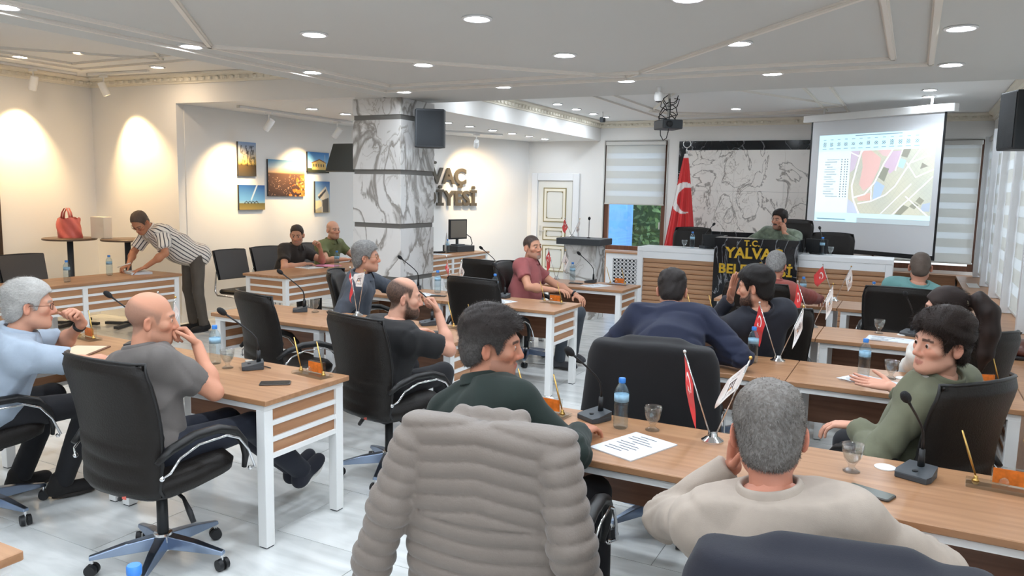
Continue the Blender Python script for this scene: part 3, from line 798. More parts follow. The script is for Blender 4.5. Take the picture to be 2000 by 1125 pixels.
# ---------------------------------------------------------------- bistro tables in the left corner
def bistro(label, x, y):
    t = thing('bistro_table', label, 'table', (x, y, 0), .4, 'tall round bistro tables')
    MB().lathe([(.0,1.055),(.29,1.055),(.30,1.062),(.30,1.075),(.29,1.082),(0,1.082)], 32).obj('table_top', wood('dark_oak_top', (92,72,56), (112,90,72)), t, 'auto')
    MB().cyl((0,0,.05), (0,0,1.055), .035, n=16).obj('pole', M_GREYP, t, True)
    b = MB()
    for k in range(4):
        a = PI/2*k; b.box(.0, .32, -.028, .028, .012, .045, Matrix.Rotation(a, 4, 'Z'))
    b.obj('cross_base', M_GREYP, t)
    MB().rbox(-.06, .06, -.06, .06, .045, .06, .01).obj('base_plate', M_GREYP, t)
    return t
bistro('tall dark bistro table carrying the red plastic bag', -9.12, 5.85)
bistro('tall dark bistro table partly hidden by the man in the striped shirt', -8.53, 6.2)
M_REDBAG = mat('red_bag', (234,126,116), .35, bump=(14, .6), trans=.25, spec=.5)
bg = thing('plastic_bag', 'translucent red plastic carrier bag on the bistro table', 'bag', (-9.12, 5.85, 1.083), .3)
rb = random.Random(5)
def bagf(u, v):
    a = u*2*PI; w = .13+.012*math.sin(3*a+v*5)+.008*math.sin(7*a+v*9); z = .24*v
    k = 1-.12*v+.05*math.sin(v*PI)
    return Vector((w*math.cos(a)*1.15*k, w*.75*math.sin(a)*k, z+.012*math.sin(5*a)*v))
MB().grid(bagf, 40, 14).obj('bag_body', M_REDBAG, bg, True)
MB().ball((0,0,.0), .11, 16, (1.1,.7,.2)).obj('bag_bottom', M_REDBAG, bg, True)
for s in (-.02, .02): MB().tube([(-.09, s, .22), (-.075, s, .30), (-.04, s, .355), (-.01, s, .36), (.015, s, .31), (.03, s, .24)], [.02,.016,.012,.012,.016,.02], 8, True, .3).obj('bag_handle', M_REDBAG, bg, True)
bx = thing('paper_box', 'upright white paper bag behind the red bag', 'bag', (-8.80, 6.05, 1.083), .1)
MB().rbox(-.11, .11, -.06, .06, 0, .26, .004).obj('carton', mat('white_card', (240,226,206), .7), bx)

# ---------------------------------------------------------------- television, speakers, projector, cameras
tv = thing('television', 'black wall television tilted down beside the marble column', 'television', (-7.2, 8.84, 2.19))
tv.rotation_euler = (math.radians(-24), 0, 0)
MB().rbox(-.40, .42, -.02, .02, -.22, .22, .01).obj('screen', mat('tv_screen', (52,54,52), .35), tv)
MB().box(-.05, .05, .02, .06, -.05, .05).tube([(0, .05, 0), (0, .1, .3), (0, .15, .62)], .02, 8).obj('ceiling_arm', M_BLACKP, tv)
def loudspeaker(label, loc, rz, h=.45, tilt=0):
    t = thing('loudspeaker', label, 'loudspeaker', loc, rz, 'black wall loudspeakers')
    MB().prism([(-.15,-.12),(.15,-.12),(.165,-.02),(.10,.14),(-.10,.14),(-.165,-.02)], -h/2, h/2).obj('cabinet', M_GREYP, t, bevel=.01)
    MB().box(-.135, .135, -.126, -.1205, -h/2+.02, h/2-.02).obj('grille', mat('speaker_grille', (44,48,52), .6, bump=(400, .5)), t)
    MB().box(-.03, .03, .14, .2, -.05, .05).obj('wall_bracket', M_BLACKP, t)
    return t
loudspeaker('black loudspeaker mounted high on the marble column', (-4.64, 7.0, 2.40), .55, .40)
loudspeaker('black loudspeaker mounted high on the right wall above the blinds', (.80, 8.35, 2.48), -1.2, .52)
pj = thing('projector', 'black ceiling projector with dangling cables', 'projector', (-2.98, 10.2, 2.68), -.9)
MB().rbox(-.17, .17, -.14, .14, -.06, .06, .02).obj('housing', M_GREYP, pj)
MB().cyl((.17, -.05, 0), (.19, -.05, 0), .045, .04).obj('lens', M_BLACKP, pj, True)
MB().cyl((0,0,.06), (0,0,.42), .018, n=10).box(-.06, .06, -.06, .06, .405, .419).obj('ceiling_pole', M_ALU, pj)
cb = MB(); rr = random.Random(11)
for k in range(6):
    a = rr.uniform(0, 6.3); r = rr.uniform(.08, .16)
    cb.tube([(math.cos(a+q*.8)*r*(.5+.5*math.sin(q)), math.sin(a+q*.8)*r, .06+.05*q+.03*math.sin(q*2+k)) for q in range(7)], .006, 5)
cb.tube([(-.15, -.05, -.04), (-.13, -.05, -.13), (-.03, -.05, -.20), (.08, -.05, -.18), (.13, -.05, -.10), (.14, -.05, .0), (.10, -.02, .2), (.02, 0, .34)], .006, 6)
cb.obj('cables', M_BLACKP, pj, True)
sc_ = thing('security_camera', 'small white security camera under the edge of the lowered ceiling', 'camera', (-2.1, 6.85, ZS))
MB().cyl((0,0,-.001), (0,0,-.05), .02, n=10).lathe([(0,-.13),(.03,-.125),(.04,-.105),(.04,-.07),(.03,-.045),(0,-.04)], 16).obj('camera_body', M_METALW, sc_, 'auto')
MB().lathe([(0,-.136),(.026,-.13),(.03,-.124)], 16).obj('lens', M_BLACKP, sc_)
sc_ = thing('dome_camera', 'small black camera hanging beside the cornice lights', 'camera', (-4.68, 12.2, ZC))
MB().cyl((0,0,-.001), (0,0,-.09), .012, n=8).obj('stalk', M_METALW, sc_); MB().rbox(-.04, .04, -.04, .04, -.17, -.09, .015).obj('housing', M_GREYP, sc_)
# ---------------------------------------------------------------- painted rasters (flat prints carried by fine grids)
FONT = {'Y':'10001 10001 01010 00100 00100 00100 00100','A':'01110 10001 10001 11111 10001 10001 10001','L':'10000 10000 10000 10000 10000 10000 11111','V':'10001 10001 10001 10001 10001 01010 00100',
 'Ç':'01110 10001 10000 10000 10001 01110 00100','B':'11110 10001 11110 10001 10001 10001 11110','E':'11111 10000 10000 11110 10000 10000 11111','D':'11110 10001 10001 10001 10001 10001 11110','İ':'00100 00000 00100 00100 00100 00100 00100','S':'01111 10000 10000 01110 00001 00001 11110'}
def put_text(img, txt, x, y, px, col, slant=0):
    for ch in txt:
        for r, rowb in enumerate(FONT[ch].split()):
            for c_, b in enumerate(rowb):
                if b == '1':
                    x0, y0 = int(x+c_*px), int(y+r*px); img[y0:y0+max(1, int(px+.5)), x0:x0+max(1, int(px+.5))] = col
        x += 6*px
def poly_mask(P, xs, ys):
    inside = np.zeros(xs.shape, bool); n = len(P)
    for i in range(n):
        (x0, y0), (x1, y1) = P[i], P[(i+1) % n]
        c = ((y0 > ys) != (y1 > ys)) & (xs < (x1-x0)*(ys-y0)/((y1-y0) if y1 != y0 else 1e-9)+x0)
        inside ^= c
    return inside
def line_mask(P, xs, ys, w):
    m = np.zeros(xs.shape, bool)
    for (x0, y0), (x1, y1) in zip(P, P[1:]):
        dx, dy = x1-x0, y1-y0; t = np.clip(((xs-x0)*dx+(ys-y0)*dy)/(dx*dx+dy*dy), 0, 1)
        m |= (xs-x0-t*dx)**2+(ys-y0-t*dy)**2 < w*w
    return m
def canvas(h, w, asp=1.0):
    ys, xs = np.mgrid[0:h, 0:w]; return xs/(w-1)*asp, ys/(h-1), np.zeros((h, w, 3))
def vnoise(xs, ys, f, seed):
    r = np.random.RandomState(seed); o = np.zeros(xs.shape)
    for k in range(9):
        a = r.uniform(0, 6.28); ff = f*r.uniform(.5, 1.6); o += np.sin((xs*np.cos(a)+ys*np.sin(a))*ff+r.uniform(0, 6.28))
    return o/4.0
def raster(name, img, w, h, m, parent, fn=None):
    """img row 0 = top; lies in local xz plane facing -y"""
    H_, W_ = img.shape[:2]
    j, i = np.mgrid[0:H_, 0:W_]
    x = (i/(W_-1)-.5)*w; z = (.5-j/(H_-1))*h; yv = np.zeros_like(x)
    P = np.stack([x, yv, z], -1).reshape(-1, 3)
    if fn is not None: P = fn(i/(W_-1), j/(H_-1)).reshape(-1, 3)
    a = (j[:-1, :-1]*W_+i[:-1, :-1]).ravel(); F = np.stack([a, a+W_, a+W_+1, a+1], 1)
    me = bpy.data.meshes.new(name); me.from_pydata(P.tolist(), [], F.tolist()); me.materials.append(m)
    colour_attr(me, img.reshape(-1, 3))
    if fn is not None: me.polygons.foreach_set('use_smooth', [True]*len(me.polygons))
    return link(name, me, parent)
def mixc(a, b, t): return a*(1-t[..., None])+b*t[..., None]
M_PRINT = mat('photo_print', rough=.5, attr=True)
M_PROJ = mat('projected_light', (0,0,0), .9, attr=True, emit=((255,255,255), .66))

# ---------------------------------------------------------------- projection screen
scr = thing('projection_screen', 'large projection screen showing a zoning map, hung at an angle', 'screen', (-1.46, 12.6, 0), math.atan2(11.5-12.6, .29+1.46))
SWD, SZ0, SZ1 = 2.07, 1.0, 2.89
MB().box(0, SWD, 0, .004, SZ0, SZ1).obj('screen_fabric', mat('screen_white', (232,235,238), .85), scr)
MB().box(0, .028, -.002, .006, SZ0, SZ1).box(SWD-.028, SWD, -.002, .006, SZ0, SZ1).box(0, SWD, -.003, .007, SZ0-.03, SZ0+.03).obj('black_border', M_BLACKP, scr)
MB().rbox(-.12, SWD+.12, -.05, .06, SZ1, SZ1+.10, .01).obj('screen_case', M_METALW, scr)
for hx_ in (.2, SWD-.22): MB().box(hx_, hx_+.02, -.01, .01, SZ1+.1, ZC-.001).obj('hanger', M_METALW, scr)
asp = 1.5; xs, ys, im = canvas(226, 340, asp)
im[:] = lin((226,243,248))
cyan = lin((206,240,250))
im[ys < .2] = cyan
MX0, MY0 = .46, .2
mm = (xs > MX0) & (ys > MY0) & (ys < .95)
base = mixc(lin((206,206,188)), lin((190,196,186)), np.clip(vnoise(xs, ys, 9, 1)*.5+.5, 0, 1)); im[mm] = base[mm]
# parcel lattice
a = .72; u = xs*math.cos(a)+ys*math.sin(a); v = -xs*math.sin(a)+ys*math.cos(a)
wv = .012*np.sin(u*13)+.01*np.sin(v*17)
lat_ = ((np.abs(((u+wv)/.052) % 1-.5) > .44) | (np.abs(((v+wv)/.036) % 1-.5) > .43)) & mm
im[lat_] = im[lat_]*.86+lin((255,255,255))*.05
for col, P in (((226,190,186), [(.60,.2),(.72,.2),(.86,.30),(.84,.42),(.75,.62),(.66,.68),(.60,.60),(.63,.4)]), ((222,196,196), [(.80,.2),(1.0,.2),(.95,.28),(.88,.27)]), ((206,188,206), [(1.0,.22),(1.12,.22),(1.06,.42),(.98,.48),(.90,.38)]),
               ((150,152,142), [(1.13,.2),(1.22,.2),(1.18,.30),(1.10,.28)]), ((182,214,236), [(1.09,.30),(1.17,.33),(1.14,.42),(1.08,.40)]), ((148,152,140), [(.90,.40),(.97,.42),(.92,.57),(.84,.52)]),
               ((178,200,226), [(.80,.55),(.93,.62),(.88,.76),(.79,.78)]), ((222,186,176), [(.58,.74),(.76,.70),(.76,.79),(.60,.80)]), ((206,196,214), [(.46,.2),(.58,.2),(.52,.42),(.46,.46)]), ((196,206,226), [(.46,.78),(.56,.84),(.64,.95),(.46,.95)]),
               ((150,152,138), [(1.17,.83),(1.25,.86),(1.16,.95),(1.08,.95)]), ((154,156,142), [(1.30,.80),(1.36,.83),(1.31,.88),(1.25,.85)]), ((152,154,140), [(1.36,.74),(1.42,.78),(1.38,.83),(1.32,.79)]), ((176,190,208), [(1.40,.82),(1.49,.80),(1.49,.90),(1.38,.90)]), ((150,150,140), [(1.36,.36),(1.43,.40),(1.34,.43)])):
    im[poly_mask(P, xs, ys) & mm] = lin(col)
white = lin((246,250,250))
for w_, P in ((.010, [(.60,.2),(.55,.4),(.50,.62),(.53,.78),(.62,.95)]), (.008, [(.53,.76),(.68,.72),(.80,.58),(.90,.36),(1.0,.2)]), (.006, [(.46,.22),(.57,.27),(.62,.2)]), (.007, [(.76,.62),(.77,.8),(.60,.83)]), (.007, [(.77,.8),(.95,.72),(1.06,.62),(1.22,.36),(1.33,.2)]), (.006, [(1.12,.2),(1.05,.44)]),
              (.006, [(1.18,.36),(1.30,.52),(1.49,.44)]), (.006, [(1.05,.95),(1.49,.52)]), (.006, [(1.2,.74),(1.47,.95)]), (.005, [(.9,.95),(1.25,.6)]), (.006, [(1.22,.36),(1.49,.26)])):
    im[line_mask(P, xs, ys, w_) & mm] = white
dk = lin((92,104,116)); rr = random.Random(2)
for k in range(16):
    yy_ = .30+.03*k; x0 = .10+.03*(k % 3 == 0); im[(np.abs(ys-yy_) < .006) & (xs > x0) & (xs < x0+rr.uniform(.08, .18))] = mixc(lin((226,243,248)), dk, np.array([.5]))[0]
    for c_ in (.34, .385, .42): im[((xs-c_)**2+(ys-yy_)**2 < .00006)] = dk
for k in range(13):
    x0 = .08+.1*k; hh = rr.uniform(.015, .03)
    sel = (np.abs(xs-x0) < .022) & (np.abs(ys-.115) < hh); im[sel & (((xs*90).astype(int)+(ys*90).astype(int)) % 2 == 0)] = dk
    im[(np.abs(ys-.165) < .004) & (np.abs(xs-x0) < .03)] = lin((150,170,184))
    im[(np.abs(ys-.055) < .004) & (np.abs(xs-x0) < .02)] = lin((150,170,184))
im[(np.abs(ys-.02) < .005) & (xs > .5) & (xs < 1.1)] = lin((120,140,156))
im[(ys > .95)] = cyan
raster('projected_map', im, 1.80, 1.19, M_PROJ, scr).location = (.08*SWD+.90, -.004, SZ1-.21-.595)
im2 = np.zeros((10, 60, 3)); im2[:] = lin((176,190,196)); im2[:, :24] = lin((206,240,250)); im2[4:6, 2:18] = lin((120,150,165))
raster('taskbar', im2, 1.80, .07, M_PROJ, scr).location = (.08*SWD+.90, -.004, SZ1-.21-1.19-.035)

# ---------------------------------------------------------------- photographs on the left wall
def photo(label, y0, y1, z0, z1, img):
    t = thing('wall_photograph', label, 'picture', (XPH+.002, (y0+y1)/2, (z0+z1)/2), PI/2, 'photographs on the left wall')
    w, h = y1-y0, z1-z0
    MB().box(-w/2, w/2, -.028, 0, -h/2, h/2).obj('canvas', mat('canvas_edge', (70,72,76), .7), t)
    raster('print', img, w, h, M_PRINT, t).location = (0, -.0295, 0)
def sky(ys, stops):
    o = np.zeros(ys.shape+(3,)); 
    for c_ in range(3): o[..., c_] = np.interp(ys, [s[0] for s in stops], [lin(s[1])[c_] for s in stops])
    return o
xs, ys, _ = canvas(60, 40, .7)
i1 = sky(ys, [(0,(120,150,190)),(.35,(196,186,170)),(.6,(240,200,110)),(.68,(90,70,40)),(1,(70,66,56))])
tr = (vnoise(xs, ys, 60, 3)+vnoise(xs, ys, 25, 4) > .5) & (ys > .1) & (ys < .68) & (np.abs(xs-.38) < .3); i1[tr] *= .35
i1[line_mask([(.35,.7),(.36,.35),(.30,.15)], xs, ys, .012) | line_mask([(.5,.7),(.48,.3),(.55,.12)], xs, ys, .01)] = lin((40,34,30))
photo('tall photograph of bare trees at sunset on the left wall', 7.63, 7.95, 1.89, 2.35, i1)
xs, ys, _ = canvas(44, 56, 1.3)
i2 = sky(ys, [(0,(40,90,160)),(.6,(110,170,220)),(.72,(150,190,210)),(.74,(120,110,60)),(1,(160,140,80))])
i2[line_mask([(.9,.0),(.75,.3),(.6,.6)], xs, ys, .03)] = lin((200,220,236))
for c_ in (.35, .52, .69, .86):
    d = np.hypot((xs-c_), (ys-.75)*1.0); i2[(d < .10) & (d > .065) & (ys < .76)] = lin((50,46,44))
photo('photograph of stone arches under a blue sky on the left wall', 7.63, 8.10, 1.43, 1.77, i2)
xs, ys, _ = canvas(70, 90, 1.4)
i3 = sky(ys, [(0,(90,150,190)),(.2,(190,206,210)),(.34,(236,190,140)),(.38,(120,84,64)),(1,(58,40,34))])
sp_ = vnoise(xs, ys, 120, 8)*vnoise(xs, ys, 90, 9)
i3[(sp_ > .55) & (ys > .42)] = lin((240,190,150)); fl = (vnoise(xs, ys, 40, 5)+(xs-.95)*2.2+(ys-.6)*.8 > .55) & (ys > .38); i3[fl] = lin((240,130,50))
fl = (vnoise(xs, ys, 55, 6)+(xs-1.1)*2.4 > .9) & (ys > .4); i3[fl] = lin((255,200,120))
photo('large photograph of a crowd and fire at dusk on the left wall', 8.17, 8.91, 1.62, 2.14, i3)
xs, ys, _ = canvas(44, 56, 1.3)
i4 = sky(ys, [(0,(50,120,190)),(.75,(150,206,236)),(.8,(60,70,40)),(1,(50,50,40))])
i4[poly_mask([(.25,.5),(.7,.38),(1.1,.5),(1.1,.85),(.25,.85)], xs, ys)] = lin((226,190,110)); i4[poly_mask([(.2,.52),(.7,.32),(1.15,.5),(1.1,.53),(.7,.38),(.25,.55)], xs, ys)] = lin((130,80,50))
for wx in (.35,.5,.65,.8,.95): i4[(np.abs(xs-wx) < .035) & (np.abs(ys-.64) < .06)] = lin((80,70,60))
i4[line_mask([(1.05,.5),(1.05,.12)], xs, ys, .012)] = lin((210,200,190))
photo('photograph of a yellow building under blue sky on the left wall', 8.98, 9.46, 1.98, 2.29, i4)
xs, ys, _ = canvas(60, 40, .7)
i5 = sky(ys, [(0,(60,110,170)),(.6,(170,200,220)),(1,(190,170,120))])
i5[poly_mask([(.1,.45),(.5,.15),(.68,.45),(.68,1),(.3,1),(.3,.6)], xs, ys)] = lin((216,206,186)); i5[poly_mask([(.12,.5),(.5,.24),(.52,.3),(.2,.56)], xs, ys)] = lin((60,60,62)); i5[poly_mask([(.32,.6),(.64,.52),(.64,1),(.36,1)], xs, ys)] = lin((96,92,84))
i5[poly_mask([(.0,.62),(.28,.6),(.3,.8),(0,.9)], xs, ys)] = lin((240,226,180))
photo('tall photograph of a modern angular building on the left wall', 9.14, 9.47, 1.37, 1.85, i5)

# ---------------------------------------------------------------- raised letters on the left wall
dv = (Vector((-6.86, 13.9))-Vector((XPH, 10.3))).normalized(); nv = Vector((dv.y, -dv.x))
sg = thing('wall_sign', 'raised dark grey letters in three lines on the left wall behind the column', 'sign', (XPH+dv.x*1.2+nv.x*.05, 10.3+dv.y*1.2+nv.y*.05, 0), math.atan2(dv.y, dv.x))
M_SIGN = mat('dark_bronze_letters', (98,92,82), .45, .3)
lettering('letters', 'T.C.', .26, Matrix.Translation((.08, 0, 2.23)) @ Rx, M_SIGN, sg, .02)
lettering('letters', 'YALVAÇ', .39, Matrix.Translation((.24, 0, 1.88)) @ Rx, M_SIGN, sg, .02, 1.05)
lettering('letters', 'BELEDİYESİ', .37, Matrix.Translation((.24, 0, 1.49)) @ Rx, M_SIGN, sg, .02, 1.05)

# ---------------------------------------------------------------- flags
RED = lin((216,36,40)); WHT = lin((246,244,240)); BLK = lin((34,34,36)); ORG = lin((232,160,60))
def turk(h, w):
    xs, ys, im = canvas(h, w, 1.5); im[:] = RED
    im[(np.hypot(xs-.5, ys-.5) < .25) & (np.hypot(xs-.5625, ys-.5) > .2)] = WHT
    ang = np.arctan2(ys-.5, xs-.77)+PI; rad = np.hypot(xs-.77, ys-.5); k = np.cos(PI/5)*.5
    a5 = (ang+PI/5) % (2*PI/5)-PI/5
    r_in, r_out = .048, .125; t = np.abs(a5)/(PI/5)
    star = rad < 1/(((1-t)/r_out)+(t/r_in)); im[star] = WHT
    return im
def emblem(h, w):
    xs, ys, im = canvas(h, w, 1.5); im[:] = WHT
    im[(xs > .52) & (xs < .98) & (np.abs(ys-.36) < .03)] = BLK
    for c_ in (.60, .75, .90): im[(np.abs(xs-c_) < .035) & (ys > .36) & (ys < .64)] = BLK
    im[(np.hypot(xs-.75, ys-.66) < .10) & (ys < .66) & (ys > .50)] = ORG
    d = np.hypot(xs-.75, (ys-.72)*1.3); im[(d < .22) & (d > .18) & (ys < .74)] = BLK
    put_text(im, 'YALVAÇ', w*.30, h*.14, w/150*1.9, BLK); put_text(im, 'BELEDİYESİ', w*.26, h*.78, w/150*1.35, BLK)
    return im
M_FLAG = mat('flag_cloth', rough=.7, attr=True, sheen=.2); translucent(M_FLAG, .12, (.9,.5,.45,1))
TURK, EMB = turk(54, 81), emblem(66, 99)
def flag_fn(hoist, fly, drop, phase, side):
    def fn(u, v):
        # u along the fly (0 at the pole), v down the hoist
        sag = drop*u**1.1
        x = side*fly*u*(.82+.1*np.sin(v*3)); y = .012*np.sin(u*7+v*4+phase)*(.25+u); z = -hoist*v-sag+.012*u*np.sin(v*5+phase)
        return np.stack([x, y, z], -1)
    return fn
def build_flag(kind, fly, drop, phase, side):
    img = TURK if kind == 't' else EMB
    if side < 0: pass
    return img, flag_fn(.125, fly, drop, phase, side)
def flags(label, x, y, z=.75, rz=0, lean=.13, h=.35, sides=(-1, 1), fly=(.10, .10), drop=(.11, .11), only=None):
    t = thing('flag_stand', label, 'table flags', (x, y, z), rz, 'pairs of table flags')
    MB().lathe([(0,.0),(.045,.0),(.045,.008),(.036,.014),(.022,.024),(.018,.04),(0,.042)], 20).obj('base', M_CHROME, t, 'auto')
    for k, s in enumerate((-1, 1)):
        top = Vector((s*lean, 0, h)); b0 = Vector((s*.012, 0, .03))
        po = MB().cyl(b0, top, .0035, .003, 6).obj('pole', M_CHROME, t, True)
        MB().ball(top+Vector((0,0,.004)), .008, 8).obj('finial', M_GOLD if k else M_CHROME, po, True)
        img, fn = build_flag('t' if k == 0 else 'e', fly[k], drop[k], x*5+y*3+k*2, sides[k])
        o = raster('red_flag' if k == 0 else 'emblem_flag', img, 1, 1, M_FLAG, t, fn)
        o.location = top-Vector((0,0,.012))
        d = (b0-top).normalized(); sh = math.atan2(d.x, -d.z)*-1
        o.rotation_euler = (0, math.atan2(-d.x, -d.z), 0)
    return t
flags('pair of table flags behind the bald man, nearest left row', -3.88, 3.06, rz=-.3)
flags('pair of table flags left of the bearded man, second left row', -3.84, 4.78, rz=-.45, sides=(-1, -1), fly=(.07, .17), drop=(.14, .07), h=.37)
flags('pair of table flags standing behind the empty chair, third left row', -3.95, 6.40, rz=-.4, sides=(-1, 1), fly=(.06, .08), drop=(.12, .12))
flags('pair of table flags right of the smiling man, farthest left row', -3.62, 8.12, rz=-.3, sides=(-1, 1))
flags('pair of table flags beside the grey haired man in front', -.66, 3.10, rz=.1, sides=(-1, -1), fly=(.05, .06), drop=(.17, .12), h=.36)
flags('pair of table flags on the second right row, before the dark haired man', -.67, 4.88, rz=-.05, sides=(-1, 1), fly=(.09, .05), drop=(.12, .12))
flags('pair of table flags in the middle of the third right row', -.63, 6.33, rz=-.05, sides=(-1, 1), fly=(.08, .07), drop=(.14, .13))
flags('pair of table flags on the farthest right row before the oak slats', -.62, 8.12, rz=-.1, sides=(-1, 1), fly=(.13, .08), drop=(.07, .10))
flags('pair of table flags on the marble lectern', -4.30, 10.15, 1.13, rz=-.2, sides=(-1, 1), fly=(.10, .06), drop=(.08, .08), h=.26)
# big national flag behind the desk
bf = thing('flag_pole', 'tall pole with the large red national flag behind the front desk', 'flag', (-3.55, 13.35, 0))
MB().cyl((0,0,.02), (0,0,2.5), .016, n=10).obj('pole', M_CHROME, bf, True)
MB().lathe([(.0,0),(.16,0),(.16,.02),(.05,.06),(.02,.10)], 20).obj('foot', M_CHROME, bf, 'auto')
fin = MB(); fin.tube([(.065*math.cos(a), 0, 2.64+.065*math.sin(a)) for a in [PI*.65+2*PI*.85*k/16 for k in range(17)]], .008, 6); fin.cyl((0,0,2.5), (0,0,2.575), .01, n=8); fin.ball((0,0,2.52), .02, 8)
fin.obj('crescent_finial', M_CHROME, bf, True)
nu, nvv = 90, 130
uu, vv = np.meshgrid(np.linspace(0, 1, nu), np.linspace(0, 1, nvv))
half = .03+.30*vv**.9
xx = (uu*2-1)*half-.06*vv; folds = .05*np.sin(uu*19+vv*2.0)*vv+.03*np.sin(uu*41)*vv
P = np.stack([xx, -.10*np.cos((uu*2-1)*1.3)*vv-.02+folds, 2.47-2.0*vv], -1)
im = np.zeros((nvv, nu, 3)); im[:] = RED
X, Z = P[..., 0], P[..., 2]
im[(np.hypot((X+.0)*1.15, Z-1.71) < .27) & (np.hypot((X-.07)*1.15, Z-1.68) > .215)] = WHT
im[(np.abs(X-.22) < .05) & (np.abs(Z-1.53) < .06+(-abs(0)))] = WHT
im[vv < .035] = WHT
o = raster('national_flag', im, 1, 1, M_FLAG, bf, lambda u, v: P)

# ---------------------------------------------------------------- microphones
def build_mic():
    t = thing('desk_microphone', '', 'microphone')
    MB().prism([(-.055,-.06),(.055,-.06),(.062,-.03),(.05,.055),(-.05,.055),(-.062,-.03)], 0, .022).add([(-.055,-.06,.022),(.055,-.06,.022),(.062,-.03,.026),(.05,.055,.042),(-.05,.055,.042),(-.062,-.03,.026)], [(0,1,2,3,4,5)]).add([(-.055,-.06,.022),(.055,-.06,.022),(.062,-.03,.022),(.05,.055,.022),(-.05,.055,.022),(-.062,-.03,.022),(-.055,-.06,.022),(.055,-.06,.022),(.062,-.03,.026),(.05,.055,.042),(-.05,.055,.042),(-.062,-.03,.026)], [(1,2,8,7),(2,3,9,8),(3,4,10,9),(4,5,11,10),(5,0,6,11)]).obj('base', M_GREYP, t, bevel=.004)
    MB().cyl((0,-.02,.026), (0,-.02,.031), .01, n=12).obj('talk_button', M_BLACKP, t)
    MB().cyl((0,.03,.03), (0,.03,.10), .013, .010, 12).obj('stem', M_BLACKP, t, True)
    pts = [(0,.03,.09), (0,.03,.13), (0,.022,.165), (0,-.005,.20), (0,-.05,.24), (0,-.10,.28), (0,-.135,.308)]
    MB().tube(pts, [.006,.005,.0045,.0045,.0045,.0045,.006], 8).obj('gooseneck', M_BLACKP, t, True)
    hd = Vector((0,-.135,.308)); d = (Vector(pts[-1])-Vector(pts[-2])).normalized()
    MB().lathe([(0,-.005),(.010,0),(.016,.014),(.0175,.03),(.014,.046),(.006,.054),(0,.055)], 14, Matrix.Translation(hd) @ d.to_track_quat('Z', 'Y').to_matrix().to_4x4()).obj('foam_head', mat('mic_foam', (34,34,35), .9, bump=(300, .6)), t, True)
    return t
mic0 = build_mic(); mic_used = [0]
def mic(label, x, y, deg, z=.75):
    a = math.radians(deg); mic_used[0] += 1
    if mic_used[0] == 1: mic0.location = (x, y, z); mic0.rotation_euler = (0,0,a); mic0['label'] = label; mic0['group'] = 'gooseneck microphones'; return mic0
    return dup(mic0, (x, y, z), a, label, 'gooseneck microphones')
mic('black gooseneck microphone beside the pen stand of the bald man', -3.18, 3.05, -42)
mic('black gooseneck microphone between the white haired man and the bald man', -4.22, 3.10, -55)
mic('black gooseneck microphone alone on the second row left table', -4.36, 4.70, -48)
mic('black gooseneck microphone by the elbow of the bearded man', -3.16, 4.76, -45)
mic('black gooseneck microphone in front of the man in the grey jacket', -4.42, 6.42, -50)
mic('black gooseneck microphone before the smiling man in the red polo', -3.40, 6.40, -8)
mic('black gooseneck microphone on the farthest left row near the lectern', -3.18, 8.10, -88)
mic('black gooseneck microphone on the farthest left row behind the empty chair', -4.45, 8.12, -60)
mic('black gooseneck microphone right of the man in the dark green sweater', -1.19, 3.14, -30)
mic('black gooseneck microphone in the right foreground beside the water glass', .085, 3.08, -22)
mic('black gooseneck microphone between the young man and the woman', .05, 6.40, -20)
mic('black gooseneck microphone on the front desk near the flag pole', -2.46, 10.40, 150, 1.05)
mic('black gooseneck microphone at the screen end of the front desk', -1.0, 10.52, 200, 1.05)
lm = thing('lectern_microphone', 'straight slim black microphone on the marble lectern', 'microphone', (-4.02, 10.1, 1.13))
MB().cyl((0,0,0), (0,0,.012), .025, n=12).cyl((0,0,0), (0,0,.26), .005, n=8).obj('stem', M_BLACKP, lm, True); MB().ball((0,0,.275), .02, 10, (1,1,1.3)).obj('foam_head', mat('mic_foam'), lm, True)

# ---------------------------------------------------------------- bottles and glasses
M_PET = thin_glass('clear_bottle', (236,244,248), .32, .10, (226,238,244))
M_CAP = mat('blue_cap', (62,132,214), .4)
M_LABEL = mat('bottle_label', (150,190,214), .45, vary=(30, .35))
M_GLASSW = thin_glass('drinking_glass', (248,250,250), .42, .04)
M_WATER = thin_glass('water', (240,245,246), .25, .03)
prof = [(0,0),(.026,0),(.031,.006),(.032,.02)]
for k in range(6): prof += [(.0305, .025+k*.014), (.0325, .032+k*.014)]
prof += [(.032,.115),(.031,.117),(.031,.152),(.032,.155),(.030,.168),(.022,.185),(.014,.195),(.0125,.203)]
bt_me = MB().lathe(prof, 20).mesh('bottle_body', M_PET, True)
lb_me = MB().lathe([(.0318,.119),(.0318,.151)], 20).mesh('label', M_LABEL, True)
cp_me = MB().lathe([(0,.200),(.0145,.200),(.015,.204),(.015,.218),(.013,.221),(0,.221)], 16).mesh('cap', M_CAP, 'auto')
def bottle(label, x, y, z=.75):
    t = thing('water_bottle', label, 'bottle', (x, y, z), random.uniform(0, 6), 'plastic water bottles')
    link('bottle_body', bt_me, t); link('paper_label', lb_me, t); link('cap', cp_me, t)
bottle('water bottle with blue cap beside the elbow of the bald man', -3.44, 3.02)
bottle('water bottle with blue cap by the man in the grey jacket', -4.10, 6.34)
bottle('water bottle with blue cap between the empty chair and the red polo man', -3.50, 6.42)
bottle('water bottle with blue cap behind the arm of the red polo man', -4.02, 8.15)
bottle('water bottle with blue cap before the lectern on the farthest left row', -3.40, 8.08)
bottle('water bottle with blue cap next to the printed sheet, nearest right row', -1.05, 3.08)
bottle('water bottle with blue cap left of the flags, second right row', -.80, 4.76)
bottle('water bottle with blue cap on the paper before the young man', -.18, 4.72)
bottle('water bottle with blue cap beside the shoulder of the dark haired man', -.98, 6.38)
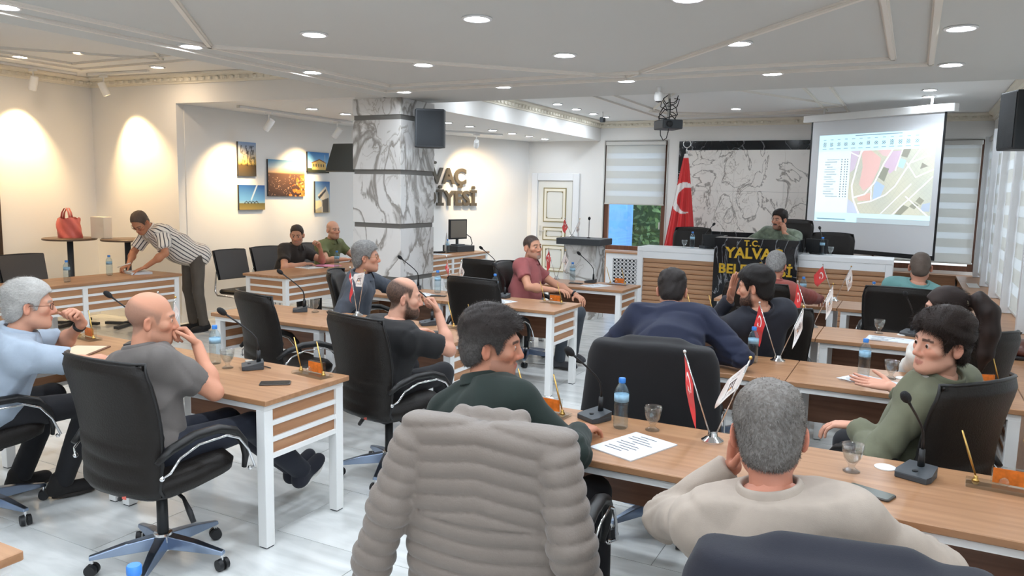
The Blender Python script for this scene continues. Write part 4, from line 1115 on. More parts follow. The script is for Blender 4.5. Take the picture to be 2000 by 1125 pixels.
bottle('water bottle with blue cap in front of the man in teal', -.28, 8.10)
bottle('water bottle with blue cap in front of the man in the rust red shirt', -.92, 8.14)
bottle('water bottle on the side table nearest the left edge', -7.56, 4.80)
bottle('water bottle on the side table left of the striped man', -7.78, 5.42)
bottle('water bottle on the side table before the two seated men', -6.40, 7.56)
bottle('water bottle on the computer table', -6.64, 10.55)
bottle('water bottle on the front desk by the flag pole', -2.62, 10.36, 1.05)
bottle('water bottle on the front desk before the right chair', -.98, 10.38, 1.05)
bottle('water bottle at the bottom edge of which only the cap shows', -1.37, .98)
gl_me = MB().lathe([(0,0),(.030,0),(.031,.005),(.014,.014),(.011,.022),(.016,.032),(.030,.052),(.036,.075),(.039,.105),(.0375,.105),(.0345,.076),(.0285,.054),(.014,.036),(0,.034)], 22).mesh('glass_bowl', M_GLASSW, True)
wa_me = MB().lathe([(0,.0345),(.0138,.0365),(.028,.0545),(.0335,.074),(0,.0745)], 20).mesh('water', M_WATER, True)
def glass(label, x, y, z=.75, full=False):
    t = thing('water_glass', label, 'glass', (x, y, z), 0, 'footed water glasses'); link('glass_bowl', gl_me, t)
    if full: link('water', wa_me, t)
glass('footed glass half full of water beside the bald man', -3.30, 2.98, full=True)
glass('footed glass beside the lone microphone on the second left row', -4.24, 4.74)
glass('footed glass in front of the bearded man', -3.42, 4.74)
glass('footed glass beside the bottle of the man in the grey jacket', -4.0, 6.38)
glass('footed glass left of the microphone of the red polo man', -3.42, 6.28)
glass('empty footed glass above the printed sheet, nearest right row', -.92, 3.12)
glass('footed glass of water right of the grey haired man in front', -.13, 3.02, full=True)
glass('empty footed glass by the sleeve of the man in navy', -.96, 4.84)
glass('footed glass in front of the young man in the green jacket', -.04, 4.76)
glass('footed glass of water on the third right row', -.16, 6.36, full=True)
glass('footed glass on the front desk by the flag pole', -2.72, 10.34, 1.05)
glass('footed glass on the front desk before the right chair', -.88, 10.38, 1.05)

# ---------------------------------------------------------------- pen stands
M_CRYST = thin_glass('crystal', (250,252,251), .34, .05, (244,248,246))
M_ORANGE = mat('orange_card', (226,120,40), .4, vary=(40, .3))
def build_pens():
    t = thing('pen_stand', '', 'pen stand')
    MB().rbox(-.12, .12, -.045, .045, 0, .014, .004).obj('crystal_base', M_CRYST, t)
    MB().box(-.045, .075, .012, .030, .014, .075).obj('crystal_block', M_CRYST, t); MB().box(-.040, .070, .0095, .0115, .018, .072).obj('orange_card', M_ORANGE, t)
    MB().ball((-.005, -.016, .032), .018, 10).obj('crystal_ball', M_CRYST, t, True)
    for x, lean in ((-.09, -.055), (.09, -.05)):
        h = MB().lathe([(0,.014),(.013,.014),(.011,.02),(.006,.026),(.008,.032),(0,.036)], 12, Matrix.Translation((x, 0, 0))).obj('pen_holder', M_GOLD, t, True)
        MB().tube([(x, 0, .03), (x+lean*.45, 0, .10), (x+lean, 0, .19)], [.0025, .0045, .003], 8).obj('pen', M_GOLD, h, True)
    return t
pen0 = build_pens(); pen_used = [0]
def pens(label, x, y, deg, z=.75):
    pen_used[0] += 1
    if pen_used[0] == 1: pen0.location = (x, y, z); pen0.rotation_euler = (0,0,math.radians(deg)); pen0['label'] = label; pen0['group'] = 'crystal pen stands'; return
    dup(pen0, (x, y, z), math.radians(deg), label, 'crystal pen stands')
pens('crystal pen stand with gold pens at the aisle corner of the nearest left table', -2.80, 3.10, -8)
pens('crystal pen stand between the white haired man and the bald man', -4.68, 3.08, -8)
pens('crystal pen stand behind the head of the man in dark green', -2.84, 4.74, -6)
pens('crystal pen stand by the tattooed forearm, third left row', -2.86, 6.36, -6)
pens('crystal pen stand on the farthest left row before the lattice cabinet', -2.86, 8.10, -6)
pens('crystal pen stand beside the sleeve of the man in dark green', -1.42, 3.10, -4)
pens('crystal pen stand cut off at the right edge of the picture', .36, 3.10, -4)
pens('crystal pen stand next to the man in navy on the third right row', -1.48, 6.33, -4)
pens('crystal pen stand hidden behind the young man in the green jacket', .40, 4.80, 20)

# ---------------------------------------------------------------- papers, phones, discs
M_PAPER = mat('paper', (216,220,224), .7); M_INK = mat('ink', (96,98,104), .8); M_PHONE = mat('phone_glass', (28,28,30), .12)
def sheet(label, x, y, deg, w=.21, d=.297, z=.75, n=1, lines=True, m=None):
    t = thing('paper_sheet', label, 'paper', (x, y, z), math.radians(deg), 'papers on the tables')
    MB().box(-w/2, w/2, -d/2, d/2, 0, .0025*n).obj('sheet', m or M_PAPER, t)
    if lines:
        k = MB(); rr = random.Random(int(x*100))
        for q in range(9):
            yy_ = d/2-.04-q*.025; x0 = -w/2+.03+rr.uniform(0, .06)*(q % 3 == 0)
            k.box(x0, x0+rr.uniform(.04, w-.10), yy_, yy_+.006, .0025*n, .0025*n+.0006)
        k.obj('print', M_INK, t)
def phone(label, x, y, deg, z=.75, m=None):
    t = thing('mobile_phone', label, 'phone', (x, y, z), math.radians(deg), 'phones on the tables')
    MB().rbox(-.037, .037, -.077, .077, 0, .008, .009).obj('body', mat('phone_case', (70,64,60), .4), t)
    MB().rbox(-.034, .034, -.072, .072, .008, .0088, .007).obj('display', m or M_PHONE, t)
sheet('printed white document between the bottle and the front table edge, nearest right row', -.92, 2.87, -20, n=2)
sheet('white sheet lying under the bottle before the young man', -.13, 4.62, -30, .3, .21)
sheet('white sheet on the third right row beside the glass', -.08, 6.12, -5, .30, .2)
sheet('white sheet under the arm of the dark haired man, third right row', -1.36, 6.05, 10)
sheet('white sheet beside the empty chair, third left row', -3.30, 6.12, -15)
sheet('white sheet on the farthest left row near the microphone', -3.02, 7.85, -25)
sheet('curled white sheet in front of the bald man', -4.05, 2.98, 20)
sheet('stack of papers under the hands of the striped man', -7.72, 5.72, 70, .22, .32, n=10)
sheet('open papers in front of the man in the black polo', -6.72, 7.38, 80, .24, .34, n=3)
sheet('pink folder beside the black polo man', -6.70, 7.72, 100, .22, .31, n=2, lines=False, m=mat('pink_folder', (232,150,184), .6))
sheet('white sheet left of the bottle on the computer table', -6.55, 10.2, 95)
sheet('white sheet in front of the man in the grey jacket', -4.15, 6.08, -20)
phone('dark phone lying near the aisle corner of the nearest left table', -2.83, 2.86, -52)
phone('dark phone beside the elbow of the bearded man', -2.93, 4.52, -62)
phone('dark phone half under the arm of the man in dark green', -1.36, 2.92, -40)
phone('dark green phone right of the man in the beige shirt', -.06, 2.82, 70, m=mat('green_phone', (58,66,56), .3))
phone('dark phone on the farthest left row before the red polo man', -3.28, 7.90, -85)
phone('dark tablet like phone before the man in the grey jacket', -3.95, 6.12, -70)
phone('dark phone on the papers of the black polo man', -6.60, 7.50, -70)
def disc(label, x, y):
    t = thing('cable_grommet', label, 'grommet', (x, y, .75), 0, 'white cable grommets')
    MB().lathe([(0,.0),(.038,.0),(.038,.004),(.030,.007),(0,.007)], 20).obj('cover', M_METALW, t, 'auto')
disc('white cable disc left of the foreground microphone', -.02, 3.13); disc('white cable disc behind the glass of the young man', .02, 4.80); disc('white cable disc beside the third right row paper', .0, 6.38); disc('white cable disc before the red polo man', -3.62, 6.40)
bat = thing('adapter_box', 'small grey adapter box beside the microphone of the bald man', 'adapter', (-3.26, 3.10, .75), -.6)
MB().rbox(-.03, .03, -.02, .02, 0, .024, .004).obj('body', mat('adapter_grey', (176,170,160), .5), bat); MB().tube([(.03, 0, .012), (.06, .02, .012), (.08, .06, .006), (.14, .09, .004)], .003, 6).obj('cable', M_BLACKP, bat, True)
eg = thing('tablet_folder', 'thin brown edged folder between the white haired and bald men', 'folder', (-4.35, 2.82, .75), .5)
MB().rbox(-.11, .11, -.15, .15, 0, .008, .008).obj('cover', mat('brown_cover', (120,84,62), .5), eg); MB().box(-.095, .095, -.135, .135, .008, .0085).obj('page', mat('cream_page', (232,206,176), .6), eg)
# computer
pc = thing('computer_monitor', 'grey computer monitor on a desktop case by the left wall', 'monitor', (-6.72, 11.0, .75), PI/2-.25)
MB().rbox(-.20, .20, -.20, .16, .0, .10, .008).obj('desktop_case', M_GREYP, pc)
MB().rbox(-.10, .10, -.08, .08, .10, .115, .02).cyl((0,.02,.11), (0,.02,.22), .025, n=10).obj('stand', M_GREYP, pc)
sc2 = MB().rbox(-.20, .20, -.015, .03, .20, .53, .008).obj('monitor_frame', M_BLACKP, pc); MB().box(-.18, .18, -.0165, -.0155, .225, .51).obj('display', mat('off_display', (120,114,104), .25), sc2)
MB().tube([(.2, .05, .25), (.26, .06, .27), (.33, .03, .22), (.34, 0, .12), (.28, -.02, .02), (.3, .05, .01)], .008, 6).obj('cable', M_BLACKP, pc, True)
kb = thing('phone_handset', 'black desk gadget beside the bottle on the computer table', 'handset', (-6.72, 10.42, .75), 1.2)
MB().rbox(-.12, .12, -.035, .035, 0, .03, .02).obj('body', M_BLACKP, kb)
MB().rbox(.16, .34, -.02, .02, 0, .02, .01).obj('remote', M_BLACKP, kb)
ant = thing('router_cone', 'pale pointed router standing beside the monitor', 'router', (-6.85, 10.85, .75))
MB().lathe([(0,0),(.035,0),(.03,.12),(.006,.30),(0,.31)], 12).obj('body', M_METALW, ant, True)
# handbag on the window ledge
hb = thing('handbag', 'dark brown leather handbag on the window ledge at the right edge', 'bag', (.80, 6.75, .61), .1)
MB().rbox(-.13, .13, -.17, .17, 0, .03, .02).obj('base', M_BLACKP, hb)
MB().lathe([(0,0),(.13,.0),(.14,.03),(.12,.075),(.05,.10),(0,.105)], 20, Matrix.Translation((0,0,.03)) @ Matrix.Diagonal((.95,1.25,1,1))).obj('bag_body', mat('brown_leather', (84,46,36), .35, bump=(18, .5)), hb, True)
MB().tube([(-.08, -.1, .1), (-.09, -.06, .14), (-.09, .06, .14), (-.08, .1, .1)], .007, 6).obj('strap', M_BLACKP, hb, True)
# ---------------------------------------------------------------- implicit surfaces for people and cloth
V3 = lambda *a: np.array(a, float)
def nrm(v): v = np.asarray(v, float); return v/max(1e-9, np.linalg.norm(v))
def surf(fn, lo, hi, h):
    lo = np.asarray(lo, float); hi = np.asarray(hi, float)
    nb = np.maximum(1, np.ceil((hi-lo)/h/4).astype(int)); n = nb*4
    ax = [lo[k]+h*(np.arange(nb[k])*4+1.5) for k in range(3)]
    G = np.stack(np.meshgrid(*ax, indexing='ij'), -1).reshape(-1, 3)
    dc = fn(G).reshape(nb)
    act = np.abs(dc) < 6.0*h
    D = np.repeat(np.repeat(np.repeat(dc, 4, 0), 4, 1), 4, 2)
    mk = np.repeat(np.repeat(np.repeat(act, 4, 0), 4, 1), 4, 2)
    I = np.argwhere(mk); D[mk] = fn(lo+I*h)
    S = D < 0
    off = [(0,0,0),(1,0,0),(0,1,0),(1,1,0),(0,0,1),(1,0,1),(0,1,1),(1,1,1)]
    m = [slice(0, -1), slice(1, None)]
    cnt = sum(S[m[a], m[b], m[c]].astype(np.int8) for a, b, c in off)
    cell = (cnt > 0) & (cnt < 8); ci = np.argwhere(cell)
    if len(ci) == 0: return np.zeros((0, 3)), np.zeros((0, 4), int)
    val = np.stack([D[ci[:, 0]+a, ci[:, 1]+b, ci[:, 2]+c] for a, b, c in off], 1)
    acc = np.zeros((len(ci), 3)); k = np.zeros(len(ci)); O = np.array(off, float)
    for a in range(8):
        for b in range(a+1, 8):
            if np.abs(O[a]-O[b]).sum() == 1:
                x = (val[:, a] < 0) != (val[:, b] < 0); t = val[x, a]/(val[x, a]-val[x, b])
                acc[x] += O[a]+(O[b]-O[a])*t[:, None]; k[x] += 1
    V = lo+(ci+acc/k[:, None])*h
    idx = -np.ones(cell.shape, int); idx[tuple(ci.T)] = np.arange(len(ci))
    F = []
    for axs in range(3):
        sl0 = [slice(1, -1)]*3; sl0[axs] = slice(0, -1); sl1 = list(sl0); sl1[axs] = slice(1, None)
        A, B = S[tuple(sl0)], S[tuple(sl1)]; e = np.argwhere(A != B)
        if not len(e): continue
        flip = A[tuple(e.T)]
        g = e.copy(); u, w = (axs+1) % 3, (axs+2) % 3
        g[:, u] += 1; g[:, w] += 1
        q = []
        for du, dw in ((-1, -1), (0, -1), (0, 0), (-1, 0)):
            c = g.copy(); c[:, u] += du; c[:, w] += dw; q.append(idx[tuple(c.T)])
        q = np.stack(q, 1); q[~flip] = q[~flip][:, ::-1]; F.append(q)
    F = np.concatenate(F); F = F[(F >= 0).all(1)]
    return V, F
def cap(P, a, b, ra, rb):
    ab = b-a; t = np.clip(((P-a) @ ab)/max(1e-9, ab @ ab), 0, 1)
    return np.linalg.norm(P-a-t[:, None]*ab, axis=1)-(ra+(rb-ra)*t)
def ell(P, c, r, R=None):
    q = P-c
    if R is not None: q = q @ R
    q = q/np.asarray(r); k0 = np.linalg.norm(q, axis=1); k1 = np.linalg.norm(q/np.asarray(r), axis=1)
    return k0*(k0-1)/np.maximum(k1, 1e-9)
def smin(a, b, k): h = np.clip(.5+.5*(b-a)/k, 0, 1); return b*(1-h)+a*h-k*h*(1-h)
def smax(a, b, k): return -smin(-a, -b, k)
def union(ds, k):
    d = ds[0]
    for e in ds[1:]: d = smin(d, e, k)
    return d
def folds(P, seed, f=16, stretch=(1, 1, 1)):
    r = np.random.RandomState(seed); o = 0; Q = P*np.array(stretch)
    Q = Q+.03*np.sin(Q[:, [1, 2, 0]]*9+r.uniform(0, 6, 3))
    for k in range(5):
        d = nrm(r.normal(size=3)); o = o+np.sin(Q @ d*f*r.uniform(.6, 1.7)+r.uniform(0, 6.28))
    return o/5
def frame(yv, zhint):
    y = nrm(yv); x = nrm(np.cross(y, zhint)); return np.stack([x, y, np.cross(x, y)], 1)    # columns x,y,z
def ik(S, T, l1, l2, hint):
    d = T-S; L = np.linalg.norm(d); Lc = min(L, (l1+l2)*.995)
    u = nrm(d); T = S+u*Lc
    a = (l1*l1-l2*l2+Lc*Lc)/(2*Lc); hgt = math.sqrt(max(0, l1*l1-a*a))
    p = np.asarray(hint, float); p = nrm(p-u*(p @ u))
    return S+u*a+p*hgt, T
def np_mesh(name, V, F, m, parent, cols=None):
    me = bpy.data.meshes.new(name); me.vertices.add(len(V)); me.vertices.foreach_set('co', np.asarray(V, np.float32).ravel())
    F = np.asarray(F, np.int32); me.loops.add(F.size); me.loops.foreach_set('vertex_index', F.ravel()); me.polygons.add(len(F))
    me.polygons.foreach_set('loop_start', np.arange(0, F.size, 4, dtype=np.int32)); me.update(calc_edges=True)
    me.polygons.foreach_set('use_smooth', [True]*len(F))
    if m: me.materials.append(m)
    if cols is not None: colour_attr(me, cols)
    return link(name, me, parent)

# ---------------------------------------------------------------- materials for people
M_SKIN = mat('skin', rough=.5, attr=True, bump=(90, .05), spec=.35)
M_SKIN.node_tree.nodes['Principled BSDF'].inputs['Subsurface Weight'].default_value = 0.0
M_HAIR = mat('hair', rough=.55, attr=True, spec=.3)
M_EYE = mat('eye', rough=.15, attr=True)
def cloth(name, col, rough=.85, w=.10): return mat('cloth_'+name, col, rough, bump=(420, .10), vary=(14, w), sheen=.06)

FING = {  # finger base x (thumb side +), base y, lengths, splay deg
    'i': (.032, .092, (.042, .026, .022), 5), 'm': (.011, .096, (.046, .029, .023), 1), 'r': (-.010, .093, (.043, .027, .022), -4), 'p': (-.030, .084, (.034, .021, .019), -10)}
POSES = {'flat': (8, 10, 8, 18), 'relax': (25, 30, 20, 20), 'fist': (80, 90, 60, 45), 'cup': (45, 45, 30, 30), 'open': (2, 6, 5, 40), 'pinch': (55, 60, 35, 55), 'pen': (45, 60, 30, 45), 'loose': (62, 72, 42, 50)}
def hand_prims(W, R, side, pose):
    """W wrist, R columns x (thumb side), y (fingers), z (back of hand)"""
    c1, c2, c3, th = POSES[pose]; pr = []
    g = lambda x, y, z: W+R @ V3(x, y, z)
    palm = [('e', g(.002, .052, 0), (.040, .054, .0155)), ('c', g(.02, .02, 0), g(.026, .088, .0), .0135, .0115), ('c', g(-.018, .02, 0), g(-.028, .08, 0), .013, .0105)]
    for q, (n, (bx, by, ls, sp)) in enumerate(FING.items()):
        p = g(bx, by, 0); a = 0; s = math.radians(sp); k = 1+.12*(q-1)
        dirs = []
        for c_, l in zip((c1*k, c2, c3), ls):
            a += math.radians(c_)
            d = R @ V3(math.sin(s)*math.cos(a), math.cos(s)*math.cos(a), -math.sin(a)); p2 = p+d*l
            r0 = (.0098, .0088, .0080)[len(dirs)]*(.9 if n == 'p' else 1); pr.append((p, p2, r0, r0*.92)); p = p2; dirs.append(d)
    t0 = g(.026, .018, -.006); tdir = nrm(V3(math.cos(math.radians(th)), math.sin(math.radians(th))*1.1, -.35 if pose in ('fist', 'cup', 'pinch', 'pen', 'loose') else -.12))
    t1 = t0+R @ tdir*.042; td2 = nrm(V3(tdir[0]*.55, .9, tdir[2]-.1)); t2 = t1+R @ td2*.032; t3 = t2+R @ nrm(td2+V3(-.15, .1, -.1))*.025
    pr += [(t0, t1, .0145, .0115), (t1, t2, .011, .0098), (t2, t3, .0095, .008)]
    return palm, pr
def hand_sdf(P, W, R, palm, pr):
    d = ell(P, palm[0][1], palm[0][2], R)
    for _, a, b, ra, rb in palm[1:]: d = smin(d, cap(P, a, b, ra, rb), .008)
    f = None
    for a, b, ra, rb in pr:
        e = cap(P, a, b, ra, rb); f = e if f is None else np.minimum(f, e)
    return smin(d, f, .006)

def head_sdf(Q, o):
    """head-local coordinates: x right, y forward, z up, origin between the ears"""
    s = o.get('hs', 1.0); ax = np.abs(Q[:, 0]); A = np.stack([ax, Q[:, 1], Q[:, 2]], 1)
    fat = o.get('fat', 0)
    d = ell(Q, V3(0, -.016, .042), (.0765, .098, .088))
    d = smin(d, ell(Q, V3(0, .028, -.022), (.060+fat*.4, .064, .088)), .03)
    d = smin(d, ell(Q, V3(0, .042, -.074), (.048+fat, .046, .036+fat*.4)), .03)
    d = smin(d, cap(A, V3(.046+fat*.6, .0, -.06), V3(.02, .07, -.092), .022, .018), .03)
    d = smin(d, ell(A, V3(.0, .076, -.098), (.022, .018, .018)), .02)
    d = smin(d, ell(A, V3(.043, .058, -.014), (.024+fat*.5, .026, .022)), .02)
    d = smin(d, cap(A, V3(0, .087, .034), V3(.043, .072, .030), .011, .010), .016)
    d = smax(d, -ell(A, V3(.031, .097, .008), (.019, .017, .0125)), .012)
    d = smin(d, ell(A, V3(.031, .076, .009), (.0165, .0145, .0125)), .004)      # closed lids around the eyeball
    d = smax(d, -ell(A, V3(.031, .094, .0085), (.0115, .008, .0036)), .002)      # eye slit
    nose = cap(A, V3(0, .088, .022), V3(0, .110, -.024), .0085, .0125); nose = smin(nose, ell(A, V3(.0115, .098, -.031), (.009, .011, .0085)), .008)
    d = smin(d, nose, .012)
    d = smin(d, cap(A, V3(0, .096, -.0575), V3(.020, .084, -.060), .0062, .004), .006)
    d = smin(d, cap(A, V3(0, .094, -.0685), V3(.018, .084, -.066), .0072, .0045), .006)
    if o.get('stache'): d = smin(d, cap(A, V3(0, .100, -.049), V3(.026, .086, -.058), .0075, .005), .006)
    if o.get('beard'): d = smin(d, ell(Q, V3(0, .05, -.088), (.05, .05, .036)), .02)
    ca_, sa_ = math.cos(.55), math.sin(.55); q = A-V3(.083, -.014, -.002)
    q = np.stack([q[:, 0]*ca_+q[:, 1]*sa_, -q[:, 0]*sa_+q[:, 1]*ca_, q[:, 2]], 1)      # ear blade flaring backwards
    er = ell(q, V3(0, 0, 0), (.0075, .0195, .032)); er = smin(er, ell(q, V3(0, .004, -.022), (.007, .011, .014)), .008)
    er = smax(er, -ell(q, V3(.0075, .003, .004), (.006, .0115, .019)), .004)
    d = smin(d, er, .005)
    return d
HAIR_Y = [-.13, -.085, -.06, -.035, -.012, .012, .026, .034, .046, .062, .078, .10]
HAIR_Z = [-.095, -.088, -.072, -.045, .024, .024, -.016, -.012, .046, .064, .075, .080]
def person(label, pel, ang, head, gaze, arms, wear, o=None, legs=None, near=1, stand=False):
    """pel world (x,y,z hip centre); ang facing deg ccw from +Y; head world centre; gaze (yaw deg ccw from +Y, pitch deg up, roll)"""
    o = o or {}
    a = math.radians(ang); ca, sa = math.cos(a), math.sin(a)
    Rw = np.array([[ca, -sa, 0], [sa, ca, 0], [0, 0, 1.]]); org = V3(pel[0], pel[1], 0)
    loc = lambda p: Rw.T @ (np.asarray(p, float)-org); ldir = lambda d: Rw.T @ np.asarray(d, float)
    seed = o.get('seed', int(abs(pel[0]*131+pel[1]*37)) % 997)
    rs = np.random.RandomState(seed)
    root = bpy.data.objects.new('person', None)
    skin = lin(o.get('skin', (198,150,122)))
    P0 = loc(pel); H = loc(head)
    gy, gp, gr = (list(gaze)+[0, 0])[:3]; gy = math.radians(gy)-a; gp = math.radians(gp); gr = math.radians(gr)
    Rh = np.array(Matrix.Rotation(gy, 3, 'Z') @ Matrix.Rotation(gp, 3, 'X') @ Matrix.Rotation(gr, 3, 'Y'))
    hs = o.get('hs', 1.0)
    spine = nrm(H-P0)
    Nk = H-.10*hs*Rh[:, 2]-.055*spine-Rh[:, 1]*.022-V3(0, .012, 0)
    S = Nk-P0; up = nrm(S); tw = math.radians(o.get('twist', 0))
    right = V3(math.cos(tw), math.sin(tw), 0); right = nrm(right-up*(right @ up)); fwd = np.cross(up, right)
    B = np.stack([right, fwd, up], 1)
    fat = o.get('belly', 0); bw = o.get('build', 1.0)
    shw = .178*bw*o.get('shw', 1.0)
    sh = {'R': Nk-up*.062+right*shw-fwd*.005, 'L': Nk-up*.062-right*shw-fwd*.005}
    for k_, dz in o.get('shrug', {}).items(): sh[k_] = sh[k_]+up*dz
    el, hd, hr = {}, {}, {}
    for k_ in 'RL':
        A_ = arms[k_]; T = loc(A_['hand'])
        el[k_], hd[k_] = ik(sh[k_], T, .285*bw**.5, .255*bw**.5, ldir(A_.get('hint', (0, 0, -1))))
        fd_ = nrm(hd[k_]-el[k_]); hdir = ldir(A_['dir']) if 'dir' in A_ else fd_
        pn = ldir(A_.get('palm', (0, 0, -1))); z = nrm(-pn+hdir*(pn @ hdir)/max(1e-6, hdir @ hdir)); y = nrm(hdir); x = np.cross(y, z)
        # thumb side: for the right hand with palm down thumb points left
        if k_ == 'R': x = -x
        hr[k_] = np.stack([x, y, z], 1)
    # legs
    kn, an, ft = {}, {}, {}
    for k_, s in (('R', 1), ('L', -1)):
        hip = P0+V3(s*.09, .02, -.0)
        lg = (legs or {}).get(k_)
        if lg: kn[k_], an[k_] = loc(lg[0]), loc(lg[1]); ft[k_] = ldir(lg[2]) if len(lg) > 2 else V3(0, 1, 0)
        elif stand: kn[k_], an[k_], ft[k_] = V3(s*.10, .03, .50), V3(s*.11, -.03, .09), V3(s*.1, 1, 0)
        else: kn[k_], an[k_], ft[k_] = P0+V3(s*.15, .43, .03), V3(s*.14, .44, .09), V3(s*.15, 1, 0)
        kn[k_+'h'] = hip
    hN = {1: .0055, 0: .0085}[near]; hC = {1: .011, 0: .017}[near]; hH = {1: .0048, 0: .0065}[near]
    ch = (P0+.66*S, (.168*bw, .112*bw+fat*.3, .19)); ab = (P0+.32*S+fwd*fat*.6, (.150*bw+fat*.5, .112*bw+fat, .18)); pv = (P0+V3(0, -.01, .02), (.168*bw, .13*bw+fat*.3, .125))
    def torso(P, g=0.0):
        d = ell(P, ch[0], np.array(ch[1])+g, B); d = smin(d, ell(P, ab[0], np.array(ab[1])+g, B), .07)
        d = smin(d, cap(P, sh['R']-right*.03, sh['L']+right*.03, .060*bw+g, .060*bw+g), .06)
        for k_ in 'RL': d = smin(d, cap(P, Nk+up*.015, sh[k_], .044+g, .05+g), .05)
        return smin(d, ell(P, pv[0], np.array(pv[1])+g), .06)
    VS, FS, CS = [], [], []; nv = [0]
    def put(V, F, c):
        VS.append(V); FS.append(F+nv[0]); CS.append(c); nv[0] += len(V)
    # head and neck
    nb = Nk-up*.05
    sk = H+Rh @ V3(0, -.022, -.055)*hs
    def fh(P):
        d = head_sdf((P-H) @ Rh/hs, o)*hs
        return smin(d, cap(P, nb, sk, .060+fat*.08, .052+fat*.08), .022)
    pts = np.stack([H, nb]); V, F = surf(fh, pts.min(0)-.15, pts.max(0)+.15, hN)
    Q = (V-H) @ Rh/hs; ax = np.abs(Q[:, 0]); y_, z_ = Q[:, 1], Q[:, 2]
    c = np.tile(skin, (len(V), 1)); 
    def tint(mask, col, w): c[mask] = c[mask]*(1-w)+np.asarray(col)*w
    red = skin*np.array([1.06, .80, .76])
    tint((np.hypot(ax-.04, z_+.022) < .026) & (y_ > .04), red, .45); tint((ax < .018) & (z_ < -.012) & (z_ > -.045) & (y_ > .095), red, .5); tint((ax > .080), red, .5)
    tint((ax < .0205) & (np.abs(z_+.063) < .0095) & (y_ > .083), lin((176,104,94)), .65)
    bc = lin(o.get('brow', o.get('haircol', (40,32,28))))
    tint((ax > .012) & (ax < .052) & (np.abs(z_-(.031+.10*(.03-np.abs(ax-.03)))) < .0052) & (y_ > .05), bc, .85)
    jaw = (z_ < -.035) & (y_ > .005) & (z_ > -.13) & ~((ax < .022) & (z_ > -.072) & (z_ < -.054)) & ~((z_ > -.05) & (ax < .03)) & ((z_ < -.05) | (y_ < .075))
    st = (ax < .03) & (z_ < -.041) & (z_ > -.055) & (y_ > .075)
    if o.get('stubble'): tint(jaw | st, lin((96,84,78)), o['stubble'])
    if o.get('beard'):
        zb = np.interp(y_, [.0, .015, .03, .05, .07, .095], [.012, .0, -.03, -.045, -.047, -.043])
        m_ = np.clip((zb-z_)/.014, 0, 1)*np.clip((y_+.004)/.02, 0, 1)*np.clip((z_+.135)/.02, 0, 1)*(1-((ax < .019) & (np.abs(z_+.063) < .0085)))
        m_ = np.clip(m_*(.8+.3*rs.rand(len(V))), 0, .95); c[:] = c*(1-m_[:, None])+lin(o.get('beardcol', o['haircol']))*m_[:, None]
    if o.get('stache'): tint(st | ((ax < .03) & (z_ < -.04) & (z_ > -.06) & (y_ > .085)), lin(o['haircol']), .9)
    if o.get('goatee'): tint((ax < .026) & (z_ < -.075) & (y_ > .06), lin((150,140,132)), .7)
    if o.get('buzz'):
        bz = o['buzz']; line = np.interp(y_, HAIR_Y, HAIR_Z)+bz.get('recede', 0)*np.clip((y_+.02)/.08, 0, 1)
        m_ = np.clip((z_-line)/.016, 0, 1)*np.clip((.088-ax)/.006, 0, 1)
        if 'top' in bz: m_ = m_*np.clip((bz['top']-z_-.35*np.clip(y_+.03, -.06, .1))/.03, 0, 1)
        m_ = m_*bz['w']*(.92+.14*rs.rand(len(V))); m_ = np.clip(m_, 0, 1); c[:] = c*(1-m_[:, None])+lin(o['haircol'])*m_[:, None]
    put(V, F, c)
    # arms with hands
    for k_ in 'RL':
        palm, prm = hand_prims(hd[k_], hr[k_], k_, arms[k_].get('pose', 'relax'))
        sl = wear.get('sleeve', 'short'); A0 = el[k_] if sl == 'long' else sh[k_]*.35+el[k_]*.65
        def fa(P, k_=k_, palm=palm, prm=prm, sl=sl):
            fa_ = cap(P, el[k_], hd[k_], .039*bw, .0255); mid = el[k_]*.68+hd[k_]*.32
            d = smin(fa_, ell(P, mid, (.041*bw, .041*bw, .05)), .03)
            if sl != 'long': d = smin(d, cap(P, sh[k_]*.5+el[k_]*.5, el[k_], .046*bw, .038*bw), .02)
            return smin(d, hand_sdf(P, hd[k_], hr[k_], palm, prm), .012)
        if sl == 'long':
            def fa(P, k_=k_, palm=palm, prm=prm): return smin(hand_sdf(P, hd[k_], hr[k_], palm, prm), cap(P, hd[k_]*.6+el[k_]*.4, hd[k_], .03, .0255), .012)
            pts = np.stack([hd[k_]*.6+el[k_]*.4, hd[k_], hd[k_]+hr[k_][:, 1]*.16])
        else: pts = np.stack([sh[k_]*.5+el[k_]*.5, el[k_], hd[k_], hd[k_]+hr[k_][:, 1]*.16])
        V, F = surf(fa, pts.min(0)-.085, pts.max(0)+.085, hH)
        c = np.tile(skin*np.array([1.0, .97, .96]), (len(V), 1)); put(V, F, c)
    # hidden trunk and legs keep the body whole
    def ftk(P):
        d = torso(P, -.012)
        for k_ in 'RL': d = smin(d, cap(P, sh[k_], el[k_], .04, .032), .03); d = smin(d, union([cap(P, kn[k_+'h'], kn[k_], .07, .05), cap(P, kn[k_], an[k_], .046, .034)], .02), .04)
        return smin(d, cap(P, nb, Nk, .05, .05), .03)
    pts = np.stack([sh['R'], sh['L'], Nk, P0]+[kn[k_] for k_ in 'RL']+[an[k_] for k_ in 'RL']+[el[k_] for k_ in 'RL'])
    V, F = surf(ftk, pts.min(0)-.16, pts.max(0)+.16, .032); put(V, F, np.tile(skin, (len(V), 1)))
    V, F, c = np.concatenate(VS), np.concatenate(FS), np.concatenate(CS)
    bpy.data.objects.remove(root)
    root = np_mesh('person', V, F, M_SKIN, None, c); root.location = org; root.rotation_euler = (0, 0, a)
    tag(root, label, 'person', 'people in the council room')
    # eyes
    ey = MB(); ec = []
    for s in (-1, 1): ey.ball((0,0,0), 1, 24)
    EV = np.array(ey.v); n2 = len(EV)//2
